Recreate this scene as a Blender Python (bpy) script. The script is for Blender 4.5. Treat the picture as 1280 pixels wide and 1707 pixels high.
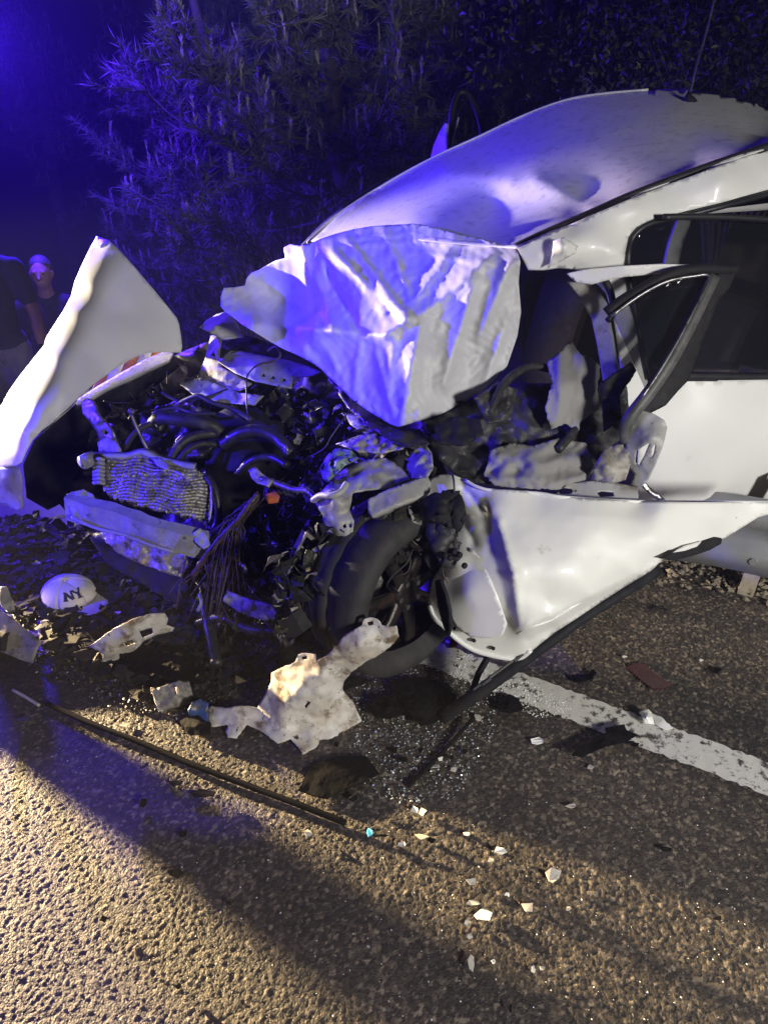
import bpy, bmesh, math, random
import numpy as np
from mathutils import Vector, Matrix, noise as mn
from mathutils.geometry import delaunay_2d_cdt

for o in list(bpy.data.objects):
    bpy.data.objects.remove(o)
scene = bpy.context.scene
COL = scene.collection
R = math.radians

# ------------------------------------------------------------------ camera
CAM_H, PITCH, FPX = 1.65, 30.0, 1200.0
cam_d = bpy.data.cameras.new("camera")
cam_d.sensor_fit = 'VERTICAL'
cam_d.sensor_height = 24.0
cam_d.lens = 24.0 * FPX / 1707.0
cam_d.clip_start = 0.05
cam_d.clip_end = 400
cam = bpy.data.objects.new("camera", cam_d)
cam.location = (0, 0, CAM_H)
cam.rotation_euler = (R(90 - PITCH), 0, 0)
COL.objects.link(cam)
scene.camera = cam

# ------------------------------------------------------------------ night sky
world = bpy.data.worlds.new("World")
scene.world = world
world.use_nodes = True
wn = world.node_tree
bg = wn.nodes["Background"]
sky = wn.nodes.new("ShaderNodeTexSky")
sky.sky_type = 'NISHITA'
sky.sun_disc = False
sky.sun_elevation = R(-4)
sky.sun_rotation = R(200)
wn.links.new(sky.outputs[0], bg.inputs[0])
bg.inputs[1].default_value = 0.05

# ------------------------------------------------------------------ lamps of the rescue vehicles and an added fill
def lamp(name, kind, loc, target, power, color, radius, spot=None, blend=.3):
    d = bpy.data.lights.new(name, kind)
    d.energy = power
    d.color = color
    d.shadow_soft_size = radius
    if kind == 'SPOT':
        d.spot_size = R(spot)
        d.spot_blend = blend
    o = bpy.data.objects.new(name, d)
    o.location = loc
    v = Vector(target) - Vector(loc)
    o.rotation_euler = v.to_track_quat('-Z', 'Y').to_euler()
    COL.objects.link(o)
    return o
lamp("floodlight", 'SPOT', (2.4, -1.7, 2.0), (1.25, 1.6, .2), 800, (1.0, .975, .92), .30, 72, 1.0)
lamp("headlight", 'SPOT', (-5.6, 4.3, .72), (-.3, .50, 0.0), 21000, (1.0, .74, .38), .06, 18.5, .25)
lamp("headlight", 'SPOT', (-5.4, 4.75, .75), (-1.35, 3.1, .62), 5000, (1.0, .84, .62), .07, 20, .5)
lamp("police_beacon", 'SPOT', (-4.8, 1.25, 2.2), (-.05, 2.92, .44), 3500, (.045, .015, 1.0), .14, 27, .6)
lamp("beacon_spill", 'POINT', (-4.8, 1.3, 2.2), (0, 0, 0), 200, (.04, .012, 1.0), .14)
lamp("police_beacon", 'POINT', (-2.72, 5.6, 2.0), (0, 0, 0), 1050, (.06, .012, 1.0), .08)
lamp("tree_fill", 'SPOT', (-.5, -6.0, 2.3), (-.9, 7.0, 3.2), 2600, (.92, .93, 1.0), .25, 17, .8)  # added fill with no known source, brightens the pines

scene.view_settings.view_transform = 'Standard'
scene.view_settings.look = 'None'
scene.view_settings.exposure = 0
scene.view_settings.gamma = 1

# ------------------------------------------------------------------ geometry helpers
CP, SP = math.cos(R(PITCH)), math.sin(R(PITCH))
def ray(px, py):
    cx = (px - 640) / FPX
    cy = (853.5 - py) / FPX
    return np.array((cx, CP + cy * SP, -SP + cy * CP))
EYE = np.array((0, 0, CAM_H))
def Q(px, py, z):                 # point at a given distance along the view axis
    return EYE + z * ray(px, py)
def zG(px, py, h=0.0):
    return (h - CAM_H) / ray(px, py)[2]
def G(px, py, h=0.0):             # point on the ground (or at height h)
    return Q(px, py, zG(px, py, h))
TH = R(16)
W0 = np.array((0, 1.93, 0))
CA = np.array((math.cos(TH), math.sin(TH), 0))     # towards the car's rear
CN = np.array((-math.sin(TH), math.cos(TH), 0))    # towards the car's far side
def zS(px, py, t):                # depth of the plane parallel to the car's side
    return (t - (EYE - W0) @ CN) / (ray(px, py) @ CN)
def S(px, py, t):
    return Q(px, py, zS(px, py, t))

ORG = {}
def link(name, verts, faces, mat, parent=None, smooth=True, label=None, cat=None, group=None, kind=None, thick=0, attrs=None):
    v = np.asarray(verts, float)
    org = np.array(((v[:, 0].min() + v[:, 0].max()) / 2, (v[:, 1].min() + v[:, 1].max()) / 2, v[:, 2].min()))
    me = bpy.data.meshes.new(name)
    me.from_pydata((v - org).tolist(), [], [tuple(int(i) for i in f) for f in faces])
    if smooth:
        me.polygons.foreach_set("use_smooth", [True] * len(me.polygons))
    me.materials.append(MATS[mat])
    if attrs:
        for k, a in attrs.items():
            at = me.attributes.new(k, 'FLOAT', 'POINT')
            at.data.foreach_set("value", a)
    me.update()
    o = bpy.data.objects.new(name, me)
    COL.objects.link(o)
    ORG[o.name] = org
    if parent is not None:
        o.parent = parent
        o.location = org - ORG[parent.name]
    else:
        o.location = org
    if thick:
        m = o.modifiers.new("thickness", 'SOLIDIFY')
        m.thickness = thick
        m.offset = 0
    tag(o, label, cat, group, kind)
    return o
def tag(o, label=None, cat=None, group=None, kind=None):
    if label: o["label"] = label
    if cat: o["category"] = cat
    if group: o["group"] = group
    if kind: o["kind"] = kind
def thing(name, loc, label, cat, group=None):
    o = bpy.data.objects.new(name, None)
    o.empty_display_size = .1
    o.location = loc
    COL.objects.link(o)
    ORG[o.name] = np.array(loc, float)
    tag(o, label, cat, group)
    return o

def fbm(p, f, octv=3):
    s, a = 0, 1
    q = Vector(p) * f
    for _ in range(octv):
        s += a * mn.noise(q)
        q = q * 2.03 + Vector((7.1, 3.3, 1.7))
        a *= .5
    return s
def ridged(p, f):
    q = Vector(p) * f
    return 1 - abs(mn.noise(q)) * 2 + .5 * (1 - abs(mn.noise(q * 2.1 + Vector((5, 1, 3)))) * 2)

def rbf(ctrl, power=1.0):
    c = np.array(ctrl, float)
    P = c[:, :2] / 100.0
    n = len(c)
    r = np.linalg.norm(P[:, None] - P[None], axis=2)
    A = np.zeros((n + 3, n + 3))
    A[:n, :n] = r ** power
    A[:n, n] = 1
    A[:n, n + 1:n + 3] = P
    A[n, :n] = 1
    A[n + 1:n + 3, :n] = P.T
    b = np.zeros(n + 3)
    b[:n] = c[:, 2]
    w = np.linalg.lstsq(A, b, rcond=None)[0]
    def f(px, py):
        q = np.array((px, py)) / 100.0
        d = np.linalg.norm(P - q, axis=1) ** power
        return float(d @ w[:n] + w[n] + q @ w[n + 1:])
    return f

def densify(poly, step, jag=0, rng=None):
    out = []
    n = len(poly)
    for i in range(n):
        a = np.array(poly[i], float)
        b = np.array(poly[(i + 1) % n], float)
        k = max(1, int(np.linalg.norm(b - a) / step))
        for j in range(k):
            p = a + (b - a) * j / k
            if jag and j:
                p = p + np.array((rng.uniform(-jag, jag), rng.uniform(-jag, jag)))
            out.append(p)
    return out
def inside(p, poly):
    x, y = p
    r = False
    n = len(poly)
    j = n - 1
    for i in range(n):
        xi, yi = poly[i]
        xj, yj = poly[j]
        if (yi > y) != (yj > y) and x < (xj - xi) * (y - yi) / (yj - yi) + xi:
            r = not r
        j = i
    return r

def inside_np(P, poly):
    r = np.zeros(len(P), bool)
    n = len(poly)
    x, y = P[:, 0], P[:, 1]
    for i in range(n):
        xi, yi = poly[i]; xj, yj = poly[i - 1]
        if yi == yj: continue
        r ^= ((yi > y) != (yj > y)) & (x < (xj - xi) * (y - yi) / (yj - yi) + xi)
    return r
def panel(name, outline, depth, mat, parent=None, step=8, noise=(0, 6), ridge=(0, 8), thick=.003, jag=0, holes=(), extra=None, seed=1, **kw):
    """sheet whose outline is given as seen in the photograph; depth(px,py) is its true distance"""
    rng = random.Random(seed)
    pts = densify(outline, step, jag, rng)
    nb = len(pts)
    edges = [(i, (i + 1) % nb) for i in range(nb)]
    dpoly = [tuple(p) for p in pts]
    hp = []
    for h in holes:
        hh = densify(h, step)
        s = len(pts)
        pts += hh
        edges += [(s + i, s + (i + 1) % len(hh)) for i in range(len(hh))]
        hp.append([tuple(p) for p in hh])
    a = np.array(outline, float)
    x0, y0 = a.min(0)
    x1, y1 = a.max(0)
    allb = np.array(pts)
    nr = np.random.RandomState(seed)
    rows = np.arange(y0 + step / 2, y1, step * .87)
    cols = np.arange(x0 + step / 2, x1, step)
    gx, gy = np.meshgrid(cols, rows)
    gx = gx + (np.arange(len(rows)) % 2)[:, None] * step / 2 + nr.uniform(-.2, .2, gx.shape) * step
    gy = gy + nr.uniform(-.2, .2, gy.shape) * step
    g = np.stack([gx.ravel(), gy.ravel()], 1)
    ok = inside_np(g, dpoly)
    for h in hp: ok &= ~inside_np(g, h)
    g = g[ok]
    if len(g):
        dmin = np.full(len(g), 1e9)
        for k in range(0, len(allb), 64):
            dmin = np.minimum(dmin, ((g[:, None] - allb[None, k:k + 64]) ** 2).sum(2).min(1))
        pts += list(g[dmin > (.45 * step) ** 2])
    vs, es, fs, *_ = delaunay_2d_cdt([Vector((float(p[0]), float(p[1]))) for p in pts], edges, [], 1, 1e-4)
    out = []
    for v in vs:
        z = depth(v[0], v[1])
        p = Q(v[0], v[1], z)
        dz = 0
        if noise[0]: dz += noise[0] * fbm(p + seed * 3.1, noise[1])
        if ridge[0]: dz += ridge[0] * (ridged(p + seed * 1.7, ridge[1]) - .5)
        if extra: dz += extra(v[0], v[1])
        out.append(Q(v[0], v[1], z + dz))
    va = np.array([(v[0], v[1]) for v in vs])
    cen = np.array([va[list(f)].mean(0) for f in fs])
    keep = inside_np(cen, dpoly)
    for h in hp: keep &= ~inside_np(cen, h)
    faces = []
    for f, kp in zip(fs, keep):
        if not kp: continue
        f = list(f)
        A, B, Cc = vs[f[0]], vs[f[1]], vs[f[2]]
        if (B - A).cross(Cc - A) > 0: f.reverse()      # face the camera (image y runs down)
        faces.append(f)
    used = sorted({i for f in faces for i in f})
    mp = {k: i for i, k in enumerate(used)}
    return link(name, [out[i] for i in used], [[mp[i] for i in f] for f in faces], mat, parent, thick=thick, **kw)

def crv(pts, n=8):
    P = [np.array(p, float) for p in pts]
    if len(P) < 3:
        return [P[0] + (P[-1] - P[0]) * i / n for i in range(n + 1)]
    out = []
    for i in range(len(P) - 1):
        p0 = P[max(i - 1, 0)]; p1 = P[i]; p2 = P[i + 1]; p3 = P[min(i + 2, len(P) - 1)]
        for j in range(n):
            t = j / n
            out.append(.5 * (2 * p1 + (p2 - p0) * t + (2 * p0 - 5 * p1 + 4 * p2 - p3) * t * t + (3 * p1 - p0 - 3 * p2 + p3) * t ** 3))
    out.append(P[-1])
    return out
def tube_geo(path, rad, seg=8, sec=None, up=(0, 0, 1), V=None, F=None):
    """sweep; rad float or list; sec = list of 2-D section points (unit) or None for round"""
    V = [] if V is None else V
    F = [] if F is None else F
    n = len(path)
    sec = sec or [(math.cos(2 * math.pi * k / seg), math.sin(2 * math.pi * k / seg)) for k in range(seg)]
    m = len(sec)
    b = len(V)
    prev = None
    for i, p in enumerate(path):
        t = np.array(path[min(i + 1, n - 1)]) - np.array(path[max(i - 1, 0)])
        t = t / (np.linalg.norm(t) + 1e-9)
        u = np.array(up, float) if prev is None else prev
        u = u - t * (u @ t)
        if np.linalg.norm(u) < 1e-4:
            u = np.array((1., .2, 0)); u = u - t * (u @ t)
        u /= np.linalg.norm(u)
        prev = u
        w = np.cross(t, u)
        r = rad[min(i, len(rad) - 1)] if hasattr(rad, '__len__') else rad
        for sx, sy in sec:
            V.append(np.array(p) + (w * sx + u * sy) * r)
    for i in range(n - 1):
        for k in range(m):
            F.append((b + i * m + k, b + i * m + (k + 1) % m, b + (i + 1) * m + (k + 1) % m, b + (i + 1) * m + k))
    F.append(tuple(b + k for k in range(m))[::-1])
    F.append(tuple(b + (n - 1) * m + k for k in range(m)))
    return V, F
def tube(name, path, rad, mat, parent=None, seg=8, sec=None, up=(0, 0, 1), **kw):
    V, F = tube_geo(path, rad, seg, sec, up)
    return link(name, V, F, mat, parent, **kw)
def box_geo(c, ax, V, F):
    """box from centre and three half-axis vectors"""
    b = len(V)
    c = np.array(c)
    for i in (-1, 1):
        for j in (-1, 1):
            for k in (-1, 1):
                V.append(c + i * ax[0] + j * ax[1] + k * ax[2])
    for f in ((0, 1, 3, 2), (4, 6, 7, 5), (0, 4, 5, 1), (2, 3, 7, 6), (0, 2, 6, 4), (1, 5, 7, 3)):
        F.append(tuple(b + i for i in f))
def ball_geo(c, rx, ry=None, rz=None, V=None, F=None, nu=12, nv=8, rot=None):
    V = [] if V is None else V
    F = [] if F is None else F
    ry = ry or rx; rz = rz or rx
    b = len(V)
    c = np.array(c)
    for j in range(nv + 1):
        th = math.pi * j / nv
        for i in range(nu):
            ph = 2 * math.pi * i / nu
            p = np.array((rx * math.sin(th) * math.cos(ph), ry * math.sin(th) * math.sin(ph), rz * math.cos(th)))
            if rot is not None: p = rot @ p
            V.append(c + p)
    for j in range(nv):
        for i in range(nu):
            F.append((b + j * nu + i, b + (j + 1) * nu + i, b + (j + 1) * nu + (i + 1) % nu, b + j * nu + (i + 1) % nu))
    return V, F
SQ = [(-1, -1), (1, -1), (1, 1), (-1, 1)]
def rect(w, h): return [(-w, -h), (w, -h), (w, h), (-w, h)]

# ------------------------------------------------------------------ materials
MATS = {}
def M(name, c1, c2=None, scale=20, rough=.5, metal=0, bump=0, bscale=80, coat=0, dirt=None, rough2=None, trans=0, alpha=1, sheen=0, spec=.5, detail=4):
    m = bpy.data.materials.new(name)
    m.use_nodes = True
    nt = m.node_tree
    N, L = nt.nodes, nt.links
    bs = N["Principled BSDF"]
    geo = N.new("ShaderNodeNewGeometry")
    bs.inputs["Roughness"].default_value = rough
    bs.inputs["Metallic"].default_value = metal
    bs.inputs["Coat Weight"].default_value = coat
    bs.inputs["Coat Roughness"].default_value = .08
    bs.inputs["Transmission Weight"].default_value = trans
    bs.inputs["Alpha"].default_value = alpha
    bs.inputs["Sheen Weight"].default_value = sheen
    bs.inputs["Specular IOR Level"].default_value = spec
    def nz(sc, det=detail, rg=.6):
        n = N.new("ShaderNodeTexNoise")
        n.inputs["Scale"].default_value = sc
        n.inputs["Detail"].default_value = det
        n.inputs["Roughness"].default_value = rg
        L.new(geo.outputs["Position"], n.inputs["Vector"])
        return n.outputs["Fac"]
    def ramp(src, a, b):
        r = N.new("ShaderNodeMapRange")
        r.inputs["From Min"].default_value = a
        r.inputs["From Max"].default_value = b
        L.new(src, r.inputs["Value"])
        return r.outputs[0]
    def mix(f, a, b):
        x = N.new("ShaderNodeMix")
        x.data_type = 'RGBA'
        L.new(f, x.inputs[0])
        for s, i in ((a, 6), (b, 7)):
            if isinstance(s, tuple): x.inputs[i].default_value = (*s, 1)
            else: L.new(s, x.inputs[i])
        return x.outputs[2]
    col = c1
    if c2: col = mix(ramp(nz(scale), .35, .65), c1, c2)
    if dirt:
        for dc, lo, hi, ds in dirt:
            col = mix(ramp(nz(ds, 6, .65), lo, hi), col, dc)
    if isinstance(col, tuple): bs.inputs["Base Color"].default_value = (*col, 1)
    else: L.new(col, bs.inputs["Base Color"])
    if rough2 is not None:
        r = N.new("ShaderNodeMapRange")
        r.inputs["From Min"].default_value = .35; r.inputs["From Max"].default_value = .65
        r.inputs["To Min"].default_value = rough; r.inputs["To Max"].default_value = rough2
        L.new(nz(scale * .7), r.inputs["Value"])
        L.new(r.outputs[0], bs.inputs["Roughness"])
    if bump:
        b = N.new("ShaderNodeBump")
        b.inputs["Strength"].default_value = bump
        b.inputs["Distance"].default_value = .004
        L.new(nz(bscale, 5), b.inputs["Height"])
        L.new(b.outputs[0], bs.inputs["Normal"])
    MATS[name] = m
    return m
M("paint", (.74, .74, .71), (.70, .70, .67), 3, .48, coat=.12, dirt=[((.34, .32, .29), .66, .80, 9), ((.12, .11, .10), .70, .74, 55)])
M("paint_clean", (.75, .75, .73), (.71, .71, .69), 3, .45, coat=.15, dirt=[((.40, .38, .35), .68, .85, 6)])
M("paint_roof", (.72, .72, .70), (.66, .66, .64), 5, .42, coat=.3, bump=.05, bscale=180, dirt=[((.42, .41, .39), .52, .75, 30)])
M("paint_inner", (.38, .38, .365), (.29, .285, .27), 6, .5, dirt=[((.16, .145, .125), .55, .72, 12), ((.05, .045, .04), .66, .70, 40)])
M("torn_paint", (.33, .31, .28), (.19, .175, .15), 14, .55, bump=.4, dirt=[((.09, .08, .065), .50, .66, 22), ((.02, .018, .015), .62, .68, 50)])
M("liner", (.66, .64, .60), (.48, .43, .36), 12, .6, bump=.3, dirt=[((.17, .12, .075), .50, .64, 17), ((.03, .025, .02), .63, .66, 45)])
M("black_plastic", (.010, .010, .012), (.020, .019, .020), 25, .62, bump=.15, rough2=.8, spec=.2)
M("black_matte", (.0045, .0045, .005), (.008, .008, .009), 25, .8, bump=.1, spec=.04)
M("trim_rubber", (.010, .010, .013), (.02, .02, .022), 18, .5, bump=.1)
M("grey_trim", (.10, .10, .10), (.05, .05, .05), 22, .55, dirt=[((.25, .22, .18), .6, .7, 30)])
M("tyre", (.018, .018, .019), (.032, .030, .028), 20, .75, bump=.25, bscale=120, dirt=[((.055, .048, .04), .55, .75, 14)])
M("rim", (.05, .042, .038), (.02, .018, .017), 16, .38, metal=.6, bump=.3, dirt=[((.09, .05, .035), .5, .7, 18)])
M("steel", (.30, .30, .31), (.17, .165, .16), 15, .36, metal=.85, bump=.3, dirt=[((.05, .045, .04), .52, .66, 25)])
M("dark_steel", (.055, .052, .05), (.022, .02, .019), 18, .45, metal=.4, bump=.5, rough2=.25, dirt=[((.11, .09, .07), .60, .70, 30)])
M("aluminium", (.34, .33, .31), (.18, .17, .155), 20, .42, metal=.7, bump=.25, dirt=[((.08, .07, .06), .53, .68, 24)])
M("beam_metal", (.32, .32, .34), (.20, .20, .22), 16, .45, metal=.0, bump=.25, dirt=[((.06, .055, .05), .60, .72, 30)])
M("fins", (.36, .34, .31), (.20, .185, .165), 40, .5, metal=.5, dirt=[((.07, .06, .05), .52, .66, 26)])
M("hose", (.012, .012, .012), (.026, .024, .022), 30, .5, bump=.2, rough2=.75, dirt=[((.06, .05, .04), .55, .68, 26)])
M("wire", (.028, .02, .016), (.07, .042, .03), 40, .5)
M("wire_dark", (.013, .012, .012), (.03, .028, .026), 30, .45)
M("orange", (.55, .12, .03), (.25, .06, .02), 30, .5)
M("teal", (.05, .14, .11), (.28, .32, .34), 60, .4, bump=.4)
M("beige", (.42, .35, .24), (.34, .28, .19), 20, .6)
M("mud", (.030, .036, .027), (.02, .016, .013), 24, .6, bump=.6, rough2=.35, dirt=[((.12, .095, .07), .62, .72, 40)])
M("sheet", (.55, .55, .57), (.48, .48, .50), 8, .5, bump=.22, bscale=22, spec=.45)
M("cloth", (.50, .50, .47), (.40, .39, .36), 10, .8, bump=.3, bscale=60)
M("airbag", (.27, .265, .26), (.22, .215, .21), 5, .9, bump=.12, bscale=220)
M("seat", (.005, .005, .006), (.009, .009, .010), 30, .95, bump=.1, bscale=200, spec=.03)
M("dash", (.018, .018, .02), (.05, .048, .047), 20, .6, bump=.3, dirt=[((.16, .15, .14), .6, .68, 30)])
M("glass", (.012, .013, .018), None, 1, .06, spec=.6)
M("crumb", (.52, .56, .55), (.38, .44, .43), 90, .2, spec=.7)
M("chip", (.62, .58, .50), (.50, .46, .40), 40, .5, dirt=[((.2, .17, .13), .6, .7, 60)])
M("chip_white", (.78, .78, .75), None, 1, .4)
M("red_plastic", (.055, .006, .006), (.035, .004, .004), 30, .25, spec=.5)
M("blue_plastic", (.03, .07, .22), (.05, .10, .26), 30, .4, dirt=[((.06, .05, .05), .5, .6, 30)])
M("cyan_plastic", (.05, .35, .60), (.08, .40, .62), 30, .4)
M("cap_fabric", (.66, .63, .58), (.60, .57, .52), 15, .85, bump=.25, bscale=400, sheen=.2, dirt=[((.30, .26, .22), .66, .8, 12)])
M("cap_letter", (.012, .018, .03), None, 1, .8)
M("guard_steel", (.42, .43, .44), (.34, .35, .36), 9, .38, metal=.55, dirt=[((.22, .19, .15), .6, .75, 14)])
M("post", (.40, .35, .26), (.30, .26, .19), 14, .7, dirt=[((.14, .11, .08), .55, .7, 25)])
M("gravel", (.26, .22, .16), (.16, .13, .10), 60, .85)
M("soil", (.045, .038, .03), (.025, .022, .018), 5, .95, bump=1, bscale=25)
M("needles", (.115, .118, .085), (.065, .075, .05), 6, .85, spec=.2)
M("candle", (.30, .27, .19), (.22, .20, .14), 9, .8)
M("bark", (.075, .058, .043), (.045, .035, .026), 12, .9, bump=.8, bscale=30)
M("leaf", (.045, .06, .025), (.08, .09, .04), 8, .5, spec=.4)
M("dry_grass", (.22, .19, .12), (.14, .13, .08), 12, .8)
M("skin", (.42, .23, .16), (.36, .19, .13), 20, .5)
M("tshirt", (.035, .040, .075), (.028, .032, .06), 10, .9, bump=.3, bscale=30)
M("dark_shirt", (.025, .022, .028), (.018, .016, .02), 12, .9, bump=.3, bscale=30)
M("trousers", (.22, .23, .26), (.17, .18, .20), 10, .9, bump=.3, bscale=30)
M("hair", (.05, .045, .045), (.10, .09, .09), 60, .6)
M("watch", (.03, .03, .03), None, 1, .3, metal=.5)
M("stripe_white", (.72, .70, .66), None, 1, .5)
M("stripe_orange", (.60, .22, .06), (.5, .18, .05), 20, .5)

def asphalt():
    m = bpy.data.materials.new("asphalt")
    m.use_nodes = True
    N, L = m.node_tree.nodes, m.node_tree.links
    bs = N["Principled BSDF"]
    geo = N.new("ShaderNodeNewGeometry")
    at = N.new("ShaderNodeAttribute"); at.attribute_name = "stone"
    hg = N.new("ShaderNodeAttribute"); hg.attribute_name = "hgt"
    r = N.new("ShaderNodeValToRGB")
    e = r.color_ramp.elements
    e[0].position = 0; e[0].color = (.035, .029, .026, 1)
    e[1].position = 1; e[1].color = (.30, .25, .18, 1)
    for p, c in ((.4, (.055, .045, .038, 1)), (.7, (.10, .08, .062, 1)), (.9, (.19, .155, .115, 1))):
        x = e.new(p); x.color = c
    L.new(at.outputs["Fac"], r.inputs[0])
    mx = N.new("ShaderNodeMix"); mx.data_type = 'RGBA'
    mr = N.new("ShaderNodeMapRange"); mr.inputs["From Min"].default_value = .05; mr.inputs["From Max"].default_value = .5
    L.new(hg.outputs["Fac"], mr.inputs["Value"])
    L.new(mr.outputs[0], mx.inputs[0])
    mx.inputs[6].default_value = (.024, .022, .021, 1)      # bitumen between the stones
    L.new(r.outputs[0], mx.inputs[7])
    # large tonal patches and the oily stain round the engine
    n1 = N.new("ShaderNodeTexNoise"); n1.inputs["Scale"].default_value = 2.3; n1.inputs["Detail"].default_value = 6
    L.new(geo.outputs["Position"], n1.inputs["Vector"])
    m1 = N.new("ShaderNodeMapRange"); m1.inputs["From Min"].default_value = .3; m1.inputs["From Max"].default_value = .7
    m1.inputs["To Min"].default_value = .62; m1.inputs["To Max"].default_value = 1.15
    L.new(n1.outputs["Fac"], m1.inputs["Value"])
    mu = N.new("ShaderNodeVectorMath"); mu.operation = 'SCALE'
    L.new(mx.outputs[2], mu.inputs[0]); L.new(m1.outputs[0], mu.inputs["Scale"])
    oil = N.new("ShaderNodeAttribute"); oil.attribute_name = "oil"
    m2 = N.new("ShaderNodeMix"); m2.data_type = 'RGBA'
    L.new(oil.outputs["Fac"], m2.inputs[0]); L.new(mu.outputs[0], m2.inputs[6])
    m2.inputs[7].default_value = (.009, .008, .007, 1)
    L.new(m2.outputs[2], bs.inputs["Base Color"])
    ro = N.new("ShaderNodeMapRange"); ro.inputs["To Min"].default_value = .62; ro.inputs["To Max"].default_value = .22
    L.new(oil.outputs["Fac"], ro.inputs["Value"])
    L.new(ro.outputs[0], bs.inputs["Roughness"])
    n2 = N.new("ShaderNodeTexNoise"); n2.inputs["Scale"].default_value = 210; n2.inputs["Detail"].default_value = 4
    L.new(geo.outputs["Position"], n2.inputs["Vector"])
    v2 = N.new("ShaderNodeTexVoronoi"); v2.inputs["Scale"].default_value = 95
    L.new(geo.outputs["Position"], v2.inputs["Vector"])
    ad = N.new("ShaderNodeMath"); ad.operation = 'ADD'
    L.new(n2.outputs["Fac"], ad.inputs[0]); ad.inputs[1].default_value = 0
    b = N.new("ShaderNodeBump"); b.inputs["Strength"].default_value = .9; b.inputs["Distance"].default_value = .0035
    L.new(ad.outputs[0], b.inputs["Height"]); L.new(b.outputs[0], bs.inputs["Normal"])
    MATS["asphalt"] = m
asphalt()
def road_paint():
    m = bpy.data.materials.new("road_paint")
    m.use_nodes = True
    N, L = m.node_tree.nodes, m.node_tree.links
    bs = N["Principled BSDF"]; out = N["Material Output"]
    geo = N.new("ShaderNodeNewGeometry")
    n = N.new("ShaderNodeTexNoise"); n.inputs["Scale"].default_value = 38; n.inputs["Detail"].default_value = 7; n.inputs["Roughness"].default_value = .7
    L.new(geo.outputs["Position"], n.inputs["Vector"])
    n3 = N.new("ShaderNodeTexNoise"); n3.inputs["Scale"].default_value = 5; n3.inputs["Detail"].default_value = 4
    L.new(geo.outputs["Position"], n3.inputs["Vector"])
    ad = N.new("ShaderNodeMath"); ad.operation = 'MULTIPLY_ADD'; ad.inputs[1].default_value = .45
    L.new(n3.outputs["Fac"], ad.inputs[0]); L.new(n.outputs["Fac"], ad.inputs[2])
    r = N.new("ShaderNodeMapRange"); r.inputs["From Min"].default_value = .76; r.inputs["From Max"].default_value = .84
    L.new(ad.outputs[0], r.inputs["Value"])
    mx = N.new("ShaderNodeMix"); mx.data_type = 'RGBA'
    L.new(r.outputs[0], mx.inputs[0])
    mx.inputs[6].default_value = (.60, .58, .53, 1); mx.inputs[7].default_value = (.06, .053, .047, 1)
    L.new(mx.outputs[2], bs.inputs["Base Color"])
    bs.inputs["Roughness"].default_value = .7
    b = N.new("ShaderNodeBump"); b.inputs["Strength"].default_value = .7; b.inputs["Distance"].default_value = .003
    L.new(n.outputs["Fac"], b.inputs["Height"]); L.new(b.outputs[0], bs.inputs["Normal"])
    MATS["road_paint"] = m
road_paint()
# ================================================================== the setting
rng = random.Random(7)
nrs = np.random.RandomState(5)
# white edge line and guard rail run along this direction
LA, LB = G(700, 1085), G(1280, 1300)
LD = (LB - LA); LD /= np.linalg.norm(LD)
LNn = np.array((-LD[1], LD[0], 0)); LNn = LNn if LNn[1] > 0 else -LNn
EDGE0 = np.array((1.37, 2.33)); EM = np.array((.289, .957))
def smooth01(x): x = min(1, max(0, x)); return x * x * (3 - 2 * x)
def terrain_h(x, y):
    u = (x - EDGE0[0]) * EM[0] + (y - EDGE0[1]) * EM[1]
    s = smooth01((-.7 - x) / .9) if y < 5 else smooth01((-.7 - x) / .9 + (y - 5) / 1.5)
    if u <= 0.15: return 0.0
    return -s * min(2.0, (u - .15) * .66)

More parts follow.
